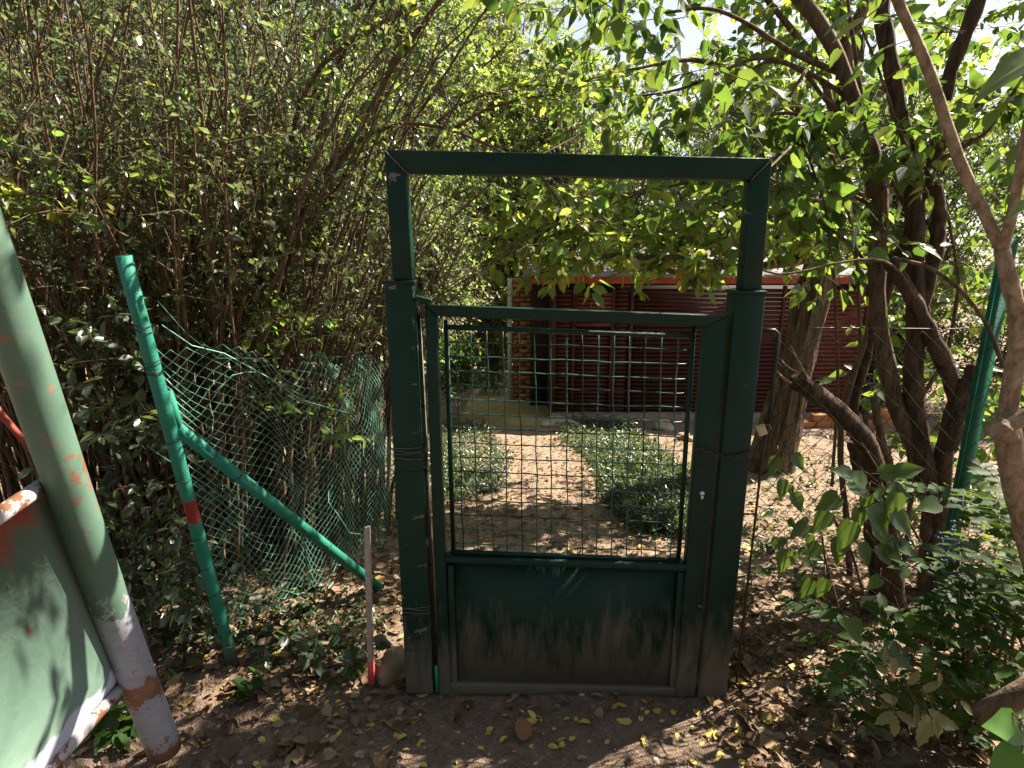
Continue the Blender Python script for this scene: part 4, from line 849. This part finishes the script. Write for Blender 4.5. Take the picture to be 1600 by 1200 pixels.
it = [(a, b, Y, L*1.25, an_, dz) for a, b, Y, L, an_, dz in it]+[(1365+rng.normal(0, 35), 800+rng.normal(0, 40), 1.93, rng.uniform(.06, .095), rng.uniform(-3.2, .2), 0) for _ in range(20)]+[(1240+rng.normal(0, 25), 850+rng.normal(0, 45), 1.93, rng.uniform(.03, .055), rng.uniform(-3.2, .2), 0) for _ in range(22)]
lp2 = leaf_group('lilac_sucker', 'low lilac sucker with large heart-shaped leaves in front of the right fence', 'plant', it, HEART, LF_LIL, .85, BK_LIL, PG(1330, 980))
mh = thing('mahonia', 'dark spiny-leaved evergreen shrub with blue berries at the lower right', 'shrub', PG(1500, 1100))
mf = MB(); ms_ = MB()
def mahonia_frond(mf, ms_, p, d, L, n=4, ls=.06):
    d = unit(np.asarray(d, float)); s1 = unit(np.cross(d, [0, 0, 1.])); up_ = np.cross(s1, d); q = [p+d*L*t+np.array([0, 0, -.25*L*t*t]) for t in np.linspace(0, 1, 6)]
    ms_.tubes(q, .0018, 4); P_ = []; D_ = []; N_ = []
    for k in range(n):
        t = .25+.7*k/(n-1); c = p+d*L*t+np.array([0, 0, -.25*L*t*t])
        for s in (-1, 1): P_.append(c); D_.append(d*.45+s*s1+rdir(1)[0]*.15+[0, 0, -.1]); N_.append(up_+rdir(1)[0]*.45)
    P_.append(q[-1]); D_.append(d); N_.append(up_)
    mf.leaves(np.array(P_), np.array(D_), np.array(N_), ls*rng.uniform(.7, 1.25, len(P_)), SPINY, 1.1)
for (a, b, c, d, y0, y1, n) in [(1460, 1640, 870, 1000, 1.5, 2.0, 34), (1350, 1620, 990, 1090, 1.4, 1.8, 34), (1500, 1640, 760, 900, 1.6, 2.1, 20), (1460, 1530, 920, 990, 1.5, 1.7, 9), (1300, 1400, 965, 1010, 1.7, 1.9, 7), (1580, 1650, 1100, 1200, 1.2, 1.4, 4)]:
    for _ in range(n):
        p = P(rng.uniform(a, b), rng.uniform(c, d), rng.uniform(y0, y1)); p[2] = max(p[2], gz(p[0], p[1])+.03)
        mahonia_frond(mf, ms_, p, rdir(1, -.3, .5)[0]+[-.2, -.4, 0], rng.uniform(.14, .24))
part('foliage', mf, LF_DARK, mh, stuff=True)
for k in range(10): 
    a = P(1500+k*12, 1080, 1.6+.03*k); b = a+[rng.uniform(-.15, .1), rng.uniform(-.1, .1), rng.uniform(.25, .5)]; a[2] = gz(a[0], a[1]); ms_.tubes([a, (a+b)/2+rdir(1)[0]*.03, b], .005, 5)
part('twig_mass', ms_, BK_TWIG, mh, stuff=True)
bm_ = MB()
import bmesh
b0 = bmesh.new(); bmesh.ops.create_icosphere(b0, subdivisions=2, radius=1); BV = np.array([v.co[:] for v in b0.verts]); BF = np.array([[v.index for v in f.verts] for f in b0.faces]); b0.free()
for k in range(75):
    c = P(1482+rng.normal(0, 13), 852+rng.normal(0, 17), 1.62+rng.normal(0, .02)); bm_.add(BV*.0046*rng.uniform(.8, 1.15)*np.array([1, 1, 1.25])+c, [BF])
part('berry_cluster', bm_, plain('berry_blue', (.06, .085, .16), .6, 0, .4, 60), mh, stuff=True, smooth=True)
pm = [(1395, 1165, 0)]
it = [(1383, 1035, 1.35, .06, 1.9, 0), (1388, 1050, 1.33, .055, 2.6, 0), (1420, 1070, 1.3, .06, 1.4, 0), (1398, 1095, 1.28, .06, 2.6, 0), (1402, 1090, 1.28, .055, 3.5, 0), (1396, 1112, 1.25, .062, 3.6, 0), (1396, 1115, 1.25, .065, -1.5, 0), (1400, 1112, 1.25, .065, -.55, 0),
      (1440, 1080, 1.28, .055, .9, 0), (1465, 1075, 1.28, .06, 1.8, 0), (1440, 1110, 1.22, .075, -1.1, 0), (1450, 1108, 1.22, .08, -.7, 0), (1448, 1115, 1.2, .09, -1.8, 0), (1460, 1110, 1.2, .075, -1.4, 0), (1455, 1120, 1.2, .07, -.3, 0), (1430, 1100, 1.24, .06, -1.5, 0), (1500, 1095, 1.25, .05, -.8, 0), (1400, 1050, 1.33, .07, 2.1, 0)]
pl2 = leaf_group('pale_sprig', 'sprig of pale yellow-green spiny leaves drooping before the dark shrub', 'plant', it, SPINY, LF_PALE, .8, BK_TWIG, PG(1430, 1150))
it = [(1590, 1135, .95, .085, 2.9, 0), (1610, 1120, .95, .085, 1.4, 0), (1595, 1175, .92, .085, -2.6, 0), (1625, 1165, .92, .09, -1, 0)]
leaf_group('bright_sprig', 'sprig of fresh bright green rounded leaves in the bottom right corner', 'plant', it, HEART, LF_BRIGHT, .95, BK_TWIG, PG(1590, 1180))
bush('small_shrub', 'small-leaved seedling beside the pale sprig at lower right', 'plant', [(1300, 1370, 1040, 1110, 1.45, 1.65, 30)], .025, OVAL, LF_COVER, tl=.12, nl=7)
bush('lit_sapling', 'backlit bright green sapling behind the right steel post', 'plant', [(1420, 1600, 640, 860, 2.7, 3.3, 60), (1380, 1460, 680, 760, 2.6, 2.8, 14)], .06, HEART, LF_LIL, tl=.22, nl=5)
# ------------------------------------------------------------------ background trees
def btree(name, label, x, y, h, rx, ry, ncl, lm, leaf=.09, zlow=.1, per=46, cat='tree', group='trees beyond the garden', tr=.11, tmpl=KITE):
    b = np.array([x, y, gz(x, y)-.05]); t = thing(name, label, cat, b, group)
    K = 9; tt = np.linspace(0, 1, K); Q = np.stack([x+.25*np.sin(tt*3+x), y+.2*np.sin(tt*2.3+y), b[2]+h*.9*tt], 1)
    part('trunk', MB().tubes(Q, tr*(1-.8*tt), 9), BK_GREY, t, smooth=True)
    c = rdir(ncl); rad = rng.uniform(.35, 1, ncl)**.6
    zz = b[2]+h*(zlow+(1-zlow)*(.5+.5*c[:, 2]*rad)); prof = np.ones(ncl)
    cen = np.stack([x+rx*c[:, 0]*rad, y+ry*c[:, 1]*rad, zz], 1)+rng.normal(0, .15, (ncl, 3))
    mb = MB(); k = rng.integers(2, K-1, ncl); s0 = Q[k]; mid = (s0+cen)/2+rng.normal(0, .12, (ncl, 3))
    mb.tubes(np.stack([s0, mid, cen], 1), np.array([[.03, .018, .006]])*rng.uniform(.5, 1.1, (ncl, 1)), 4, cap=False)
    tw = 5; st_ = np.repeat(cen, tw, 0); tp = twig_paths(st_, rdir(len(st_), -.5, .8), rng.uniform(.2, .55, len(st_)), 3, .3, .08)
    twig_tubes(mb, tp, .004); part('limb_mass', mb, BK_GREY, t, stuff=True)
    fo = MB(); leaves_on(fo, tp, per//tw, leaf, tmpl, .25); part('foliage', fo, lm, t, stuff=True); return t
BT = [('bright yellow-green tree filling the top centre beyond the portal', .9, 11.2, 6.6, 1.2, 1.2, LF_BACK, 330), ('bright leafy tree behind the left end of the shed', -.4, 12.5, 8.6, 2.1, 1.6, LF_BACKY, 760), ('tall tree beyond the portal centre left', -2.0, 10.0, 8.2, 1.9, 1.5, LF_BACK, 620),
      ('sunlit tree glimpsed through the thicket left of the portal', -4.3, 9.0, 8.4, 2.1, 1.6, LF_BACK, 600), ('tree glimpsed deep behind the left thicket', -6.6, 8.0, 8.4, 2.0, 1.8, LF_BACK, 500),
      ('outermost tree behind the left thicket', -8.8, 6.6, 8.0, 1.9, 1.9, LF_BACK, 400), ('yellowish tree rising above the shed roof', 2.4, 13.6, 6.6, 2.2, 1.5, LF_BACK, 560),
      ('yellow-green tree behind the grooved trunk', 4.9, 12.4, 7.2, 2.1, 1.5, LF_BACKY, 560), ('green tree behind the lilac trunks', 7.2, 11.0, 6.4, 2.0, 1.6, LF_BACK, 480),
      ('green tree at the right edge beyond the steel post', 9.4, 9.4, 7.0, 1.8, 1.6, LF_BACK, 420)]
for lb_, x, y, h, rx, ry, lm, ncl in BT: btree('background_tree', lb_, x, y, h, rx, ry, ncl, lm)
HG = 'sunlit hedge shrubs beyond the path'
btree('hedge_shrub', 'bright shrub behind the end of the far path', -.45, 10.6, 2.2, 1.0, .6, 200, LF_BACKY, .06, .0, 60, 'shrub', HG, .03)
btree('hedge_shrub', 'small-leaved sunlit shrub framed by the portal left half', -1.35, 7.6, 3.6, .9, .7, 230, LF_BACK, .055, .05, 60, 'shrub', HG, .03)
btree('hedge_shrub', 'tall pale green shrub behind the portal left half and thicket edge', -2.3, 7.0, 4.4, .9, .8, 300, LF_BACK, .06, .05, 60, 'shrub', HG, .03)
btree('hedge_shrub', 'sunlit shrub beyond the clearing right of the shed', 5.6, 8.6, 2.2, 1.1, .7, 200, LF_BACK, .06, .0, 60, 'shrub', HG, .03)
btree('hedge_shrub', 'bright shrub beyond the clearing near the green post', 7.2, 7.6, 2.4, 1.1, .8, 220, LF_BACKY, .06, .0, 60, 'shrub', HG, .03)

VG = 'unseen trees added behind the viewer to cut sky light'  # unseen trees added to cut the open sky light on the gate front
btree('added_shade_tree', 'unseen shade tree added behind the viewer on the left', -3.2, -3.4, 6.5, 2.1, 1.6, 330, LF_DARK, .13, .0, 40, 'tree', VG)
btree('added_shade_tree', 'unseen shade tree added straight behind the viewer', .2, -4.4, 7, 2.2, 1.6, 360, LF_DARK, .13, .0, 40, 'tree', VG)
btree('added_shade_tree', 'unseen shade tree added behind the viewer on the right', 3.6, -3.2, 6.5, 2.1, 1.6, 330, LF_DARK, .13, .0, 40, 'tree', VG)
